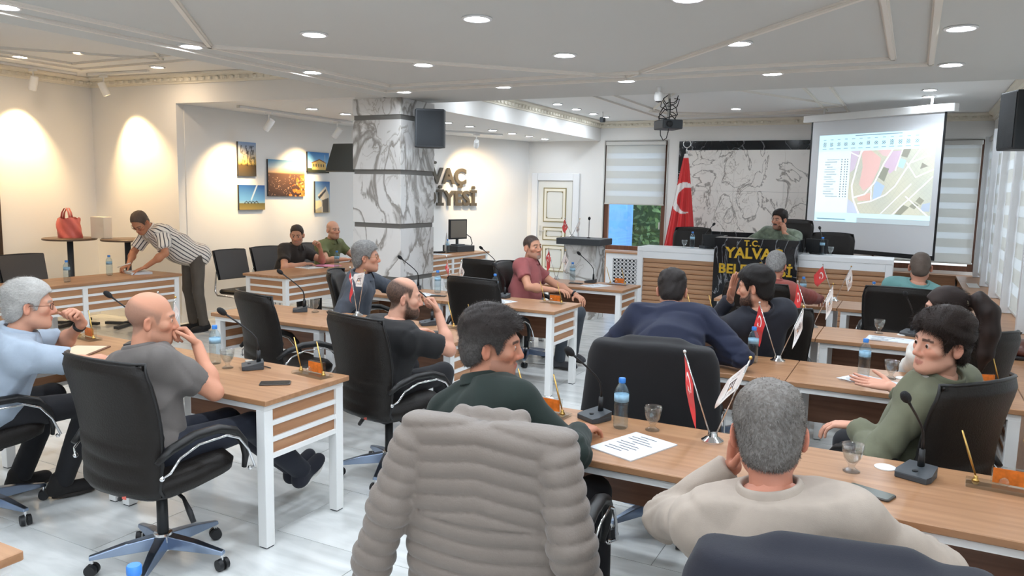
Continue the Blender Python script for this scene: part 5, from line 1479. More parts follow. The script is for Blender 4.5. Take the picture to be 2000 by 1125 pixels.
    cols = np.tile(lin((206,200,194)), (len(EV), 1)); yy2 = EV[:, 1]; cols[yy2 > .80] = lin((70,48,34)); cols[yy2 > .94] = lin((14,12,12))
    EP = EV*.0122; EP[:n2] += V3(-.031, .0785, .009); EP[n2:] += V3(.031, .0785, .009)
    me = bpy.data.meshes.new('eyes'); me.from_pydata((H+(EP*hs) @ Rh.T).tolist(), [], ey.f); me.materials.append(M_EYE); colour_attr(me, cols); me.polygons.foreach_set('use_smooth', [True]*len(me.polygons))
    link('eyes', me, root)
    hair(root, H, Rh, hs, o, near, rs)
    if o.get('glasses'):
        g = MB(); tr_ = lambda p: Vector(H+Rh @ (V3(*p)*hs))
        for s in (-1, 1):
            g.tube([tr_((s*(.033+.023*math.cos(t)), .1005-.012*abs(math.cos(t))*(s*math.cos(t) > 0), .006+.017*math.sin(t))) for t in [2*PI*k/16 for k in range(17)]], .0016, 5)
            g.tube([tr_((s*.056, .092, .012)), tr_((s*.078, .06, .012)), tr_((s*.081, .0, .012)), tr_((s*.08, -.012, .002))], .0016, 5)
        g.tube([tr_((-.010, .104, .012)), tr_((.010, .104, .012))], .0016, 5)
        g.obj('glasses', mat('glasses_'+('gold' if o['glasses'] == 2 else 'brown'), (150,110,60) if o['glasses'] == 2 else (96,56,40), .3, .5), root, True)
    # clothing ------------------------------------------------------------
    wm = wear.get('mat') or cloth(wear['name'], wear['col']); g = wear.get('ease', .016); amp = wear.get('fold', .005)*1.7
    sl = wear.get('sleeve', 'short'); sfrac = wear.get('sfrac', .62)
    hem = wear.get('hem', -.05)
    def arm_sleeve(P, k_):
        if sl == 'long':
            wr = hd[k_]*(1-wear.get('cuff', .04))+el[k_]*wear.get('cuff', .04)
            d = smin(cap(P, sh[k_], el[k_], .056*bw+g*.7, .046*bw+g*.6), cap(P, el[k_], wr, .045*bw+g*.6, .032+g*.5), .02)
            ax_ = nrm(hd[k_]-el[k_]); return smax(d, (P-wr) @ ax_, .004)
        e = sh[k_]*(1-sfrac)+el[k_]*sfrac; ax_ = nrm(el[k_]-sh[k_]); d = cap(P, sh[k_], e+ax_*.04, .056*bw+g*.8, .052*bw+g)
        return smax(d, (P-e) @ ax_, .004)
    nd = nrm(sk-nb)
    def fs(P):
        d = torso(P, g)
        for k_ in 'RL': d = smin(d, arm_sleeve(P, k_), .035)
        d = d+amp*folds(P, seed, 17, (1, 1, 1.5))+amp*.55*folds(P, seed+50, 42, (1, 1, .7))
        for k_ in 'RL': d = d+amp*.9*np.exp(-((P-el[k_])**2).sum(1)/.006)*np.sin(((P-el[k_]) @ nrm(hd[k_]-sh[k_]))*150)*(sl == 'long')
        cr_ = 1-np.abs(folds(P, seed+9, 9, (1, 1, 1.3))); d = d-amp*1.5*np.clip(cr_, 0, 1)**6
        cr_ = 1-np.abs(folds(P, seed+19, 15, (1.2, 1, .8))); d = d+amp*1.1*np.clip(cr_, 0, 1)**8
        if wear.get('ribs'): d = d-.006*np.abs(np.sin(((P-P0) @ up)*wear['ribs']))
        d = smax(d, -((P-P0) @ up-hem), .01)
        if wear.get('open'):
            q = (P-Nk) @ B; d = smax(d, -np.maximum(np.abs(q[:, 0])-(.018+.30*np.clip(q[:, 2]+.30, 0, .4)), -(q[:, 1]-.02)), .006)
        rn = wear.get('neck', .068)
        tilt = nrm(up*.9+nd*.3-fwd*.25)
        d = smax(d, (P-(Nk+up*.034)) @ tilt, .008)
        d = smax(d, -(cap(P, nb-nd*.1, sk+nd*.1, rn, rn-.004)), .004)
        return d
    pts = [sh['R'], sh['L'], Nk, P0+up*hem]+[el[k_] for k_ in 'RL']+([hd[k_] for k_ in 'RL'] if sl == 'long' else [])
    pts = np.stack(pts); V, F = surf(fs, pts.min(0)-.20-fat, pts.max(0)+.20+fat, hC)
    q = (V-Nk) @ B
    so_ = np_mesh(wear.get('part', 'shirt'), V, F, wm, root)
    if wear.get('stripes'):
        su = np.arctan2(q[:, 0], q[:, 1])*.15
        for k_ in 'RL':
            ax_ = nrm(el[k_]-sh[k_]); w = V-sh[k_]; tt = w @ ax_; rd = np.linalg.norm(w-tt[:, None]*ax_, axis=1); fr = frame(ax_, fwd); lw = w @ fr
            m_ = (tt > .05) & (rd < .11) & (np.abs(q[:, 0]) > .13); su[m_] = np.arctan2(lw[m_, 0], lw[m_, 2])*.062
        at = so_.data.attributes.new('su', 'FLOAT', 'POINT'); at.data.foreach_set('value', su.astype(np.float32))
    if wear.get('collar'):
        tl = nrm(up*.75+nd*.45-fwd*.22); rx = nrm(right-tl*(right @ tl)); fy_ = np.cross(tl, rx); c0 = Nk+up*.012+nd*.008; k_ = wear['collar']/.02; rn_ = wear.get('neck', .068)
        cm = MB(); NT = 40
        def cpt(u, v):
            t = (u-.5)*2*PI*.93; front = math.cos(t+PI)*-1   # t=0 at the back
            bx, by = math.sin(t), -math.cos(t); fr = max(0, by)
            pr = [(.000, -.022), (.001, .004), (.003, .020*k_), (.007, .0235*k_), (.012, .017*k_), (.020+.006*fr, -.004-.008*fr), (.025+.010*fr, -.016-.022*fr)]
            q = v*(len(pr)-1); i = min(int(q), len(pr)-2); f = q-i; r = rn_+pr[i][0]*(1-f)+pr[i+1][0]*f; z = pr[i][1]*(1-f)+pr[i+1][1]*f
            z -= .012*fr; r = r*(1+.10*fr)
            return Vector(c0+rx*bx*r+fy_*by*r*1.02+tl*z)
        cm.grid(cpt, NT, 12); co_ = cm.obj('collar', wm if not wear.get('stripes') else cloth('collar_white', (230,224,216)), root, True)
        sd_ = co_.modifiers.new('thick', 'SOLIDIFY'); sd_.thickness = .003
    if wear.get('inner'):
        def fi(P):
            d = torso(P, g-.026); d = smax(d, (P-(Nk+up*.03)) @ up, .008); d = smax(d, -((P-Nk) @ fwd-.0), .01); d = smax(d, -((P-P0) @ up-.1), .01)
            return smax(d, -cap(P, nb-nd*.1, sk+nd*.1, .063, .06), .004)
        V, F = surf(fi, pts.min(0)-.16, pts.max(0)+.16, .016); np_mesh('inner_shirt', V, F, cloth('inner_white', wear['inner']), root)
    if wear.get('buttons'):
        bm = MB()
        for k in range(4):
            p = Nk+fwd*(.10+.012*k)-up*(.07+.07*k); bm.ball(tuple(p), .006, 6)
    # trousers
    tm = cloth(*o.get('trousers', ('dark', (38,38,42))))
    def ft_(P):
        d = ell(P, pv[0], np.array(pv[1])+.008)
        for k_ in 'RL':
            d = smin(d, cap(P, kn[k_+'h'], kn[k_], .088*bw, .066*bw), .04)
            d = smin(d, cap(P, kn[k_], an[k_]+V3(0, 0, -.01), .064*bw, .056), .03)
        d = d+.005*folds(P, seed+3, 19)
        for k_ in 'RL':
            ax_ = nrm(an[k_]-kn[k_]); near_ = np.linalg.norm(P-an[k_], axis=1) < .12; d = np.where(near_, smax(d, (P-an[k_]+V3(0, 0, .02)) @ ax_, .004), d)
        return smax(d, P[:, 2]-P0[2]-.115, .01)
    pts = np.stack([P0]+[kn[k_] for k_ in 'RL']+[an[k_] for k_ in 'RL']); V, F = surf(ft_, pts.min(0)-.20, pts.max(0)+.20, .016 if near else .022)
    np_mesh('trousers', V, F, tm, root)
    # shoes
    for k_ in 'RL':
        f_ = nrm(ft[k_]); pitch = f_; upv = nrm(V3(0, 0, 1)-f_*f_[2]); rt = np.cross(f_, upv); Rf = np.stack([rt, f_, upv], 1); A_ = an[k_]+upv*-.09
        def fsh(P, A_=A_, Rf=Rf):
            q = (P-A_) @ Rf
            d = smin(cap(q, V3(0, -.045, .045), V3(0, .15, .030), .040, .036), cap(q, V3(0, -.03, .05), V3(0, -.02, .10), .042, .046), .03); d = smin(d, ell(q, V3(0, .10, .03), (.046, .07, .035)), .02)
            return smax(d, .014-q[:, 2], .004)
        V, F = surf(fsh, A_-.24, A_+.24, .009 if near else .013); so = np_mesh('shoe', V, F, cloth(*o.get('shoes', ('shoe_black', (34,32,32)))), root)
        sol = MB(); q = [(.040*math.sin(t)*(1.12 if math.cos(t) > 0 else .95), .055+.115*math.cos(t)) for t in [2*PI*k/20 for k in range(20)]]
        M4 = Matrix.Translation(A_.tolist()) @ Matrix(Rf.tolist()).to_4x4()
        sol.prism(q[::-1], 0, .018, M4); sol.obj('sole', mat('sole_'+o.get('sole', 'dark'), (232,230,224) if o.get('sole') == 'white' else (46,42,40), .7), so)
    if o.get('watch'):
        k_ = o['watch']; w0 = hd[k_]*.86+el[k_]*.14; ax_ = nrm(hd[k_]-el[k_])
        MB().tube([tuple(w0-ax_*.009), tuple(w0+ax_*.009)], .0325, 18).obj('wristband', M_BLACKP, root, True)
    return root
def hair(root, H, Rh, hs, o, near, rs):
    st = o.get('style', 'short')
    if st == 'none': return
    hc = lin(o['haircol']); t = o.get('hth', .012); top = o.get('htop', t)
    # hairline in side view: y -> minimum z
    HY = [-.13, -.085, -.06, -.035, -.012, .012, .026, .034, .046, .062, .078, .10]
    HZ = [-.095, -.088, -.072, -.045, .024, .024, -.016, -.012, .046, .064, .075, .080]
    if st == 'long': HZ = [-.30, -.30, -.12, -.05, -.0, .0, -.01, .0, .05, .062, .070, .075]
    rec = o.get('recede', 0)
    def fhair(P):
        q = (P-H) @ Rh/hs; ax = np.abs(q[:, 0])
        w = np.clip((q[:, 2]-.02)/.09, 0, 1); th = t+(top-t)*w
        d = ell(q, V3(0, -.016, .042), (.0765, .098, .088))-th
        back = ell(q, V3(0, -.05, -.02), (.066, .06, .07))-t*.8; d = smin(d, back, .02)
        if st == 'quiff': d = smin(d, ell(q, V3(.0, .055, .115), (.055, .04, .03)), .03)
        if st == 'mop': d = smin(d, ell(q, V3(-.01, .045, .10), (.075, .055, .038)), .03)
        n = folds(q, o.get('seed', 5)+11, o.get('hf', 130), (1, .6, .8)); d = d-o.get('hn', .0035)*n-.003*folds(q, 31, 55)
        line = np.interp(q[:, 1], HY, HZ)+rec*np.clip((q[:, 1]+.0)/.08, 0, 1)+.004*n
        d = np.maximum(d, (line-q[:, 2])*.8)
        d = smax(d, -ell(np.stack([ax, q[:, 1], q[:, 2]], 1), V3(.092, -.008, -.008), (.024, .027, .034)), .006)
        if st == 'horseshoe': 
            d = np.maximum(d, (q[:, 2]-(.062+o.get('crownz', 0)))*.8); d = np.maximum(d, (q[:, 1]-.035)*.8)
        if st == 'tonsure':
            cz = np.hypot(q[:, 0]/.055, (q[:, 1]-.045)/.075); d = np.maximum(d, np.where(q[:, 2] > .07, (1.0-cz)*.05, -1))
        return d*hs
    V, F = surf(fhair, H-.19, H+.19, (.005 if near else .0075)*hs)
    q = (V-H) @ Rh/hs
    nn = rs.rand(len(V)); n2 = .5+.35*folds(q, 78, 60)+.3*(rs.rand(len(V))-.5)
    g = o.get('grey', 0); gc = lin((186,184,180)); sidew = np.clip(1-(q[:, 2]-.0)/.09, 0, 1) if o.get('greyside') else 1
    wgt = np.clip(g*(.6+.8*nn)*(sidew), 0, 1)
    c = hc[None]*(.72+.5*n2[:, None])*(1-wgt[:, None])+gc[None]*wgt[:, None]*(.75+.35*nn[:, None])
    if o.get('spot'):
        c[:] = c
    if len(V): ho = np_mesh('hair', V, F, M_HAIR, root, np.clip(c, 0, 1))
    if len(V) and o.get('strands', 0):
        # short strands rising from the hair surface
        nF = len(F); k = o['strands']; pick = rs.randint(0, nF, k); A, B2, C2 = V[F[pick, 0]], V[F[pick, 1]], V[F[pick, 2]]
        w = rs.dirichlet((1, 1, 1), k); base = A*w[:, :1]+B2*w[:, 1:2]+C2*w[:, 2:]
        nm = np.cross(B2-A, C2-A); nm /= np.maximum(1e-9, np.linalg.norm(nm, axis=1))[:, None]
        cen = H+Rh @ V3(0, -.016, .03)*hs; sgn = np.sign(((base-cen)*nm).sum(1)); nm *= sgn[:, None]
        lie = nm*o.get('lift', .3)+(Rh @ V3(*o.get('comb', (0, .3, -.5))))[None]+rs.normal(0, o.get('mess', .3), (k, 3)); lie /= np.linalg.norm(lie, axis=1)[:, None]
        L = o.get('slen', .016)*rs.uniform(.6, 1.3, k); sd = np.cross(lie, nm); sd /= np.maximum(1e-9, np.linalg.norm(sd, axis=1))[:, None]
        wd = o.get('swid', .00042)
        tip = base+lie*L[:, None]-nm*.22*L[:, None]; mid_ = base+lie*(L*.55)[:, None]
        VV = np.stack([base-sd*wd-nm*.002, base+sd*wd-nm*.002, mid_+sd*wd*.8, mid_-sd*wd*.8, tip+sd*wd*.25, tip-sd*wd*.25], 1).reshape(-1, 3)
        i0 = np.arange(k)*6; FF = np.concatenate([np.stack([i0, i0+1, i0+2, i0+3], 1), np.stack([i0+3, i0+2, i0+4, i0+5], 1)])
        cc = np.repeat(c[F[pick, 0]]*rs.uniform(.75, 1.35, (k, 1)), 6, 0)
        s_ = np_mesh('hair_strands', VV, FF, M_HAIR, ho, np.clip(cc, 0, 1)); s_['kind'] = 'stuff'
# ---------------------------------------------------------------- the people
def gz(yaw): a = math.radians(yaw); return V3(-math.sin(a), math.cos(a), 0)
DK = (44,34,28)
person('bald man in a grey short sleeved shirt resting his face on his hand', (-3.02, 2.26, .55), -6, (-3.10, 2.36, 1.125), (-40, -6, 4),
  {'R': dict(hand=(-2.985, 2.515, .995), hint=(.55, .25, -.8), dir=(-.42, -.22, .6), palm=(-.6, -.75, .1), pose='loose'), 'L': dict(hand=(-3.62, 2.72, .79), hint=(-.6, -.3, -.3), pose='relax')},
  dict(name='charcoal_linen', col=(104,98,94), sleeve='short', collar=.02, fold=.006, sfrac=.72), dict(skin=(204,146,118), haircol=(120,100,88), style='none', buzz=dict(w=.55, top=.085), stubble=.15, trousers=('jeans_dark', (34,38,50)), sole='white', shoes=('shoe_navy', (40,42,52)), belly=.015, twist=-6),
  {'R': ((-2.86, 2.72, .56), (-2.90, 3.12, .20), (-.1, .8, .35)), 'L': ((-3.05, 2.74, .55), (-3.06, 3.22, .16), (-.1, .8, .4))})
person('white haired man in a pale blue shirt with glasses resting his chin on his fist', (-4.17, 2.14, .55), -10, (-4.02, 2.35, 1.11), (-32, -4),
  {'L': dict(hand=(-3.98, 2.60, .99), hint=(-.75, .35, -.7), dir=(.05, -.22, .35), palm=(.1, -1, .1), pose='fist'), 'R': dict(hand=(-3.62, 2.66, .79), hint=(.8, -.5, -.2), pose='relax')},
  dict(name='pale_blue', col=(158,170,184), sleeve='short', collar=.022, fold=.007, sfrac=.78, ease=.024), dict(skin=(206,152,126), haircol=(176,172,166), grey=.5, style='short', hth=.014, htop=.024, glasses=1, watch='L', brow=(150,140,130), strands=12000, slen=.018, lift=.15, comb=(0, -.7, -.1), trousers=('black_trs', (30,30,34)), belly=.02, twist=-8),
  {'R': ((-3.95, 2.60, .55), (-4.10, 2.52, .10), (.25, .9, 0)), 'L': ((-4.25, 2.58, .55), (-4.38, 2.45, .10), (-.1, 1, 0))})
person('man in a dark green sweater seen in profile in the foreground', (-1.30, 2.36, .55), 0, (-1.43, 2.61, 1.148), (-66, -6, 3),
  {'R': dict(hand=(-1.13, 2.80, .795), hint=(.7, -.6, -.4), dir=(.1, .6, 0), pose='relax'), 'L': dict(hand=(-1.50, 2.86, .795), hint=(-.7, -.2, -.5), pose='relax')},
  dict(name='forest_green', col=(25,37,32), sleeve='long', collar=.022, fold=.005, part='sweater', ease=.022), dict(skin=(190,132,106), haircol=(48,41,38), grey=.12, greyside=True, style='short', hth=.016, htop=.034, stubble=.3, strands=16000, slen=.016, lift=.4, comb=(0, .5, -.15), hn=.004, hs=1.06, shrug={'R': -.045, 'L': -.02}, trousers=('black_trs', (30,30,34)), twist=-14),
  {'R': ((-1.05, 2.80, .56), (-1.02, 2.78, .10)), 'L': ((-1.35, 2.86, .56), (-1.32, 2.85, .10))})
person('grey haired man in a beige shirt seen from behind in the foreground', (-.19, 2.00, .55), 6, (-.297, 2.09, 1.120), (10, -14, -3),
  {'L': dict(hand=(-.415, 2.25, .960), hint=(-.7, .3, -.6), dir=(.02, -.05, .4), palm=(.9, -.1, 0), pose='cup'), 'R': dict(hand=(.10, 2.42, .74), hint=(.9, -.5, -.3), pose='relax')},
  dict(name='beige_cotton', col=(172,158,145), sleeve='long', collar=.024, fold=.006, ease=.024, vneck=False), dict(skin=(196,132,108), haircol=(82,72,64), grey=.22, style='short', hth=.010, htop=.016, strands=20000, slen=.009, lift=.3, comb=(0, -.25, -.7), hn=.002, hs=1.06, build=1.04, trousers=('grey_trs', (60,60,66))))
person('bearded balding man in a black T shirt with his hand at his mouth', (-2.83, 3.72, .55), -8, (-2.74, 3.86, 1.085), (-50, -6),
  {'R': dict(hand=(-2.60, 4.03, .985), hint=(.6, .1, -.8), dir=(-.25, .02, .4), palm=(-.7, -.5, .2), pose='fist'), 'L': dict(hand=(-2.98, 4.32, .79), hint=(-.8, 0, -.3), pose='relax')},
  dict(name='black_tee', col=(32,31,32), sleeve='short', fold=.005, sfrac=.75, neck=.072, part='t_shirt', ease=.022), dict(skin=(208,156,132), haircol=(60,48,41), style='none', buzz=dict(w=.92, top=.115, recede=.03), beard=True, beardcol=(58,44,36), belly=.02, trousers=('black_trs', (30,30,34)), twist=-10), near=1)
person('man in a navy jumper bent over his table, seen from behind', (-1.12, 4.00, .55), 10, (-1.29, 4.66, 1.155), (14, -26),
  {'R': dict(hand=(-1.06, 4.60, .80), hint=(.95, -.35, -.3), dir=(-.5, .6, 0), pose='relax'), 'L': dict(hand=(-1.40, 4.66, .80), hint=(-.95, -.3, -.3), dir=(.5, .6, 0), pose='relax')},
  dict(name='navy_knit', col=(27,33,56), sleeve='long', collar=.022, fold=.006, part='jumper', ease=.03), dict(skin=(190,136,112), haircol=(42,36,34), style='short', hth=.008, htop=.022, strands=9000, slen=.009, lift=.3, build=1.1, trousers=('black_trs', (30,30,34))), near=1)
person('young man in an olive green jacket turning round with his palm held out', (.07, 3.86, .55), 58, (.146, 3.70, 1.145), (128, -4, -6),
  {'R': dict(hand=(-.03, 4.16, .835), hint=(.5, -.2, -.7), dir=(-.9, .12, .05), palm=(-.1, -.35, .9), pose='open'), 'L': dict(hand=(-.16, 3.74, .73), hint=(.3, -.8, -.4), dir=(-.8, .1, -.1), palm=(0, 0, -1), pose='relax')},
  dict(name='olive_green', col=(110,111,90), sleeve='long', collar=.024, fold=.008, part='jacket', ease=.03, open=True, inner=(232,232,226), cuff=.08), dict(skin=(214,160,136), haircol=(48,38,34), style='mop', hth=.018, htop=.036, strands=16000, slen=.026, lift=.3, comb=(-.2, .6, -.3), hn=.005, watch='L', hs=1.05, trousers=('black_trs', (30,30,34)), twist=8),
  {'R': ((-.20, 4.02, .56), (-.24, 4.05, .10)), 'L': ((-.18, 3.82, .56), (-.25, 3.80, .10))})
person('grey haired man with glasses in a slate jacket beside the column', (-4.25, 5.18, .55), -60, (-4.05, 5.16, 1.175), (-56, 0),
  {'R': dict(hand=(-3.92, 5.02, .62), hint=(-.3, -.6, -.6), pose='relax'), 'L': dict(hand=(-4.02, 5.90, .79), hint=(-.5, .3, -.6), pose='relax')},
  dict(name='slate_grey', col=(72,78,88), sleeve='long', collar=.02, fold=.006, part='jacket', ease=.024), dict(skin=(196,142,116), haircol=(84,82,80), grey=.3, style='short', hth=.012, htop=.024, strands=6000, slen=.014, glasses=2, stubble=.15, trousers=('grey_trs', (60,60,66))), near=0)
person('dark haired bearded man in navy raising his hand to his face', (-.88, 5.34, .55), 30, (-.865, 5.08, 1.170), (84, -8),
  {'L': dict(hand=(-1.03, 5.14, 1.07), hint=(-.7, .2, -.7), dir=(.06, -.02, .4), palm=(.9, -.3, 0), pose='open'), 'R': dict(hand=(-.80, 5.80, .79), hint=(.8, 0, -.4), pose='relax')},
  dict(name='midnight', col=(28,30,40), sleeve='long', collar=.024, fold=.005, part='sweater', ease=.026), dict(skin=(204,150,124), haircol=(30,26,25), style='short', hth=.014, htop=.032, beard=True, strands=7000, slen=.012, trousers=('black_trs', (30,30,34)), twist=18), near=1)
person('young woman with a dark ponytail turned away, seen past the young man', (.20, 5.20, .55), 42, (.195, 4.86, 1.145), (76, -4),
  {'R': dict(hand=(.05, 5.72, .79), hint=(.7, 0, -.6), pose='relax'), 'L': dict(hand=(.02, 5.34, .64), hint=(-.2, -.4, -.8), pose='relax')},
  dict(name='white_blouse', col=(226,222,214), sleeve='long', collar=.018, fold=.006, part='blouse', ease=.02), dict(skin=(220,166,142), haircol=(46,34,30), style='short', hth=.012, htop=.02, hs=.95, build=.88, strands=8000, slen=.03, lift=.05, mess=.1, comb=(0, -1, .0), hf=60, trousers=('black_trs', (30,30,34)), seed=41), near=1)
person('smiling man in a faded red polo shirt sitting sideways', (-3.52, 7.02, .55), -86, (-3.45, 7.12, 1.185), (-112, 2, 2),
  {'L': dict(hand=(-3.02, 7.32, .70), hint=(.2, .6, -.7), dir=(.7, -.5, -.2), pose='relax'), 'R': dict(hand=(-3.08, 6.86, .80), hint=(-.3, -.7, -.5), dir=(.8, .1, 0), pose='relax')},
  dict(name='faded_red', col=(158,88,88), sleeve='short', collar=.02, fold=.006, ease=.022, part='polo_shirt', sfrac=.6), dict(skin=(204,150,122), haircol=(50,45,43), style='none', buzz=dict(w=.95), goatee=True, stubble=.35, fat=.006, belly=.035, watch='L', trousers=('slate_trs', (62,68,76)), shoes=('shoe_grey', (70,70,74))),
  {'R': ((-2.98, 6.90, .56), (-3.02, 6.92, .10), (.9, .1, 0)), 'L': ((-2.86, 6.98, .58), (-3.00, 7.22, .14), (.8, -.4, -.1))}, near=1)
person('man in a rust red shirt with his head lowered, seen from behind', (-1.08, 6.98, .55), 4, (-1.04, 7.08, 1.145), (0, -28),
  {'R': dict(hand=(-.64, 7.70, .79), hint=(.95, -.1, -.2), pose='relax'), 'L': dict(hand=(-1.30, 7.72, .79), hint=(-.8, -.2, -.4), pose='relax')},
  dict(name='rust_red', col=(142,72,64), sleeve='long', collar=.02, fold=.006, ease=.026), dict(skin=(190,130,106), haircol=(80,78,78), grey=.3, style='short', hth=.010, htop=.014, shrug={'R': .0}, trousers=('black_trs', (30,30,34))), near=0)
person('man with cropped hair in a teal shirt, seen from behind', (.00, 7.44, .55), -2, (.09, 7.32, 1.188), (0, -10),
  {'R': dict(hand=(.26, 7.82, .79), hint=(.7, .2, -.6), pose='relax'), 'L': dict(hand=(-.16, 7.82, .79), hint=(-.6, .25, -.6), pose='relax')},
  dict(name='teal', col=(104,148,146), sleeve='long', collar=.02, fold=.006, ease=.024), dict(skin=(196,140,116), haircol=(96,84,76), style='short', hth=.003, htop=.005, hn=.0012, buzz=dict(w=.9), stubble=.2, glasses=1, trousers=('black_trs', (30,30,34)), shw=1.05), near=0)
M_STRIPE = bpy.data.materials.new('striped_shirt'); M_STRIPE.use_nodes = True
_n, _L = M_STRIPE.node_tree.nodes, M_STRIPE.node_tree.links
_at = _n.new('ShaderNodeAttribute'); _at.attribute_name = 'su'
_mm = _n.new('ShaderNodeMath'); _mm.operation = 'MULTIPLY'; _mm.inputs[1].default_value = 2*PI/.034; _si = _n.new('ShaderNodeMath'); _si.operation = 'SINE'
_cr = _n.new('ShaderNodeValToRGB'); _cr.color_ramp.interpolation = 'CONSTANT'; _cr.color_ramp.elements[0].color = C(232,224,214); _cr.color_ramp.elements[1].position = .62; _cr.color_ramp.elements[1].color = C(78,76,80)
_L.new(_at.outputs['Fac'], _mm.inputs[0]); _L.new(_mm.outputs[0], _si.inputs[0]); _L.new(_si.outputs[0], _cr.inputs[0]); _L.new(_cr.outputs[0], _n['Principled BSDF'].inputs[0]); _n['Principled BSDF'].inputs['Roughness'].default_value = .85
person('standing man in a striped shirt leaning over the side table to write', (-7.62, 6.42, .90), 172, (-7.75, 5.80, 1.315), (200, -48),
  {'R': dict(hand=(-7.90, 5.74, .83), hint=(-.5, .5, .3), dir=(.05, -.9, -.3), palm=(.2, 0, -1), pose='pen'), 'L': dict(hand=(-7.58, 5.72, .83), hint=(.5, .4, .3), dir=(-.4, -.8, -.35), palm=(0, 0, -1), pose='flat')},
  dict(name='striped', col=(230,224,216), mat=M_STRIPE, stripes=True, sleeve='short', collar=.02, fold=.006, ease=.026, sfrac=.8, hem=-.14), dict(skin=(190,132,100), haircol=(92,76,64), style='short', hth=.008, htop=.010, recede=.03, strands=4000, slen=.010, glasses=1, belly=.03, trousers=('taupe_trs', (92,84,76))), stand=True, near=1)
pn_ = thing('writing_pen', 'white pen held by the standing striped man', 'pen', (-7.90, 5.66, .83), .5)
MB().tube([(-.05, .0, -.02), (.09, .02, .03)], .005, 8).obj('barrel', M_METALW, pn_, True)
person('seated man in a black polo shirt looking down to his side', (-7.22, 7.48, .55), -90, (-7.00, 7.50, 1.137), (214, -14),
  {'R': dict(hand=(-6.80, 7.42, .79), hint=(-.2, -.8, -.4), dir=(.4, .8, 0), pose='relax'), 'L': dict(hand=(-6.72, 7.62, .97), hint=(.3, .6, -.7), dir=(.0, -.3, .9), palm=(-.3, -.9, .0), pose='pinch')},
  dict(name='black_polo', col=(52,46,42), sleeve='short', collar=.02, fold=.005, ease=.022, part='polo_shirt', sfrac=.62), dict(skin=(206,154,126), haircol=(62,50,43), style='short', hth=.005, htop=.012, recede=.02, strands=4000, slen=.010, stubble=.4, trousers=('black_trs', (30,30,34)), build=1.05), near=0)
person('seated man with shaved head in an olive polo shirt', (-7.32, 8.36, .55), -92, (-7.12, 8.34, 1.170), (-106, 0),
  {'R': dict(hand=(-6.82, 8.24, .79), hint=(-.2, -.8, -.4), dir=(.3, .9, 0), pose='relax'), 'L': dict(hand=(-6.82, 8.46, .79), hint=(-.2, .9, -.4), dir=(.3, -.8, 0), pose='relax')},
  dict(name='olive_polo', col=(112,118,78), sleeve='short', collar=.02, fold=.005, ease=.022, part='polo_shirt', sfrac=.62), dict(skin=(212,162,136), haircol=(140,118,104), style='none', buzz=dict(w=.4, top=.09), stubble=.25, fat=.004, belly=.02, trousers=('black_trs', (30,30,34))), near=0)
person('man in a patterned green shirt on the phone behind the front desk', (-1.56, 10.92, .86), 172, (-1.55, 10.62, 1.457), (150, -4),
  {'L': dict(hand=(-1.47, 10.52, 1.30), hint=(.8, -.2, -.6), dir=(-.1, .02, .9), palm=(-.7, .5, 0), pose='cup'), 'R': dict(hand=(-1.85, 10.50, 1.10), hint=(-.8, .2, -.4), dir=(.6, -.6, 0), pose='relax')},
  dict(name='camo_green', mat=mat('cloth_camo', (120,132,112), .85, bump=(200, .25), vary=(18, .45), sheen=.2), col=(120,132,112), sleeve='long', collar=.024, fold=.006, ease=.024), dict(skin=(196,142,116), haircol=(40,33,30), style='short', hth=.010, htop=.026, strands=5000, slen=.012, stache=True, stubble=.45, fat=.008, belly=.03, build=1.08, trousers=('black_trs', (30,30,34))), near=1)
ph_ = thing('mobile_phone', 'dark phone pressed to the ear of the man at the front desk', 'phone', (-1.485, 10.58, 1.40), 1.0)
ph_.rotation_euler = (.15, .1, 2.4)
MB().rbox(-.004, .004, -.035, .035, -.07, .07, .003).obj('body', M_BLACKP, ph_)
# ponytail and hair tie of the woman
wo = [o for o in bpy.data.objects if o.name.startswith('person') and o.get('label', '').startswith('young woman')][0]
Mi = wo.matrix_basis.inverted(); gd = gz(76)
hw = V3(.195, 4.86, 1.145); b0 = hw-gd*.115+V3(0, 0, .06)
pt = [b0, b0-gd*.05+V3(0,0,.015), b0-gd*.095+V3(0,0,-.04), b0-gd*.11+V3(0,0,-.15), b0-gd*.10+V3(0,0,-.27), b0-gd*.085+V3(0,0,-.36)]
L_ = [np.array(Mi @ Vector(p)) for p in pt]
def fpt(P):
    rr_ = (.024, .045, .055, .052, .04, .012); d = None
    for k in range(5):
        e = cap(P, L_[k], L_[k+1], rr_[k], rr_[k+1]); d = e if d is None else smin(d, e, .02)
    return d-.006*folds(P, 9, 90, (1, 1, .15))
P_ = np.stack(L_); V, F = surf(fpt, P_.min(0)-.09, P_.max(0)+.09, .006); nn = .6+.5*folds(V, 3, 140, (1, 1, .1))
np_mesh('ponytail', V, F, M_HAIR, wo, np.clip(lin((52,40,36))[None]*nn[:, None], 0, 1))
tb = MB().ball(tuple(L_[0]), .026, 12, (1, 1, .8)); tb.obj('hair_tie', mat('cream_scrunchie', (222,206,172), .8, bump=(60, .8)), wo, True)

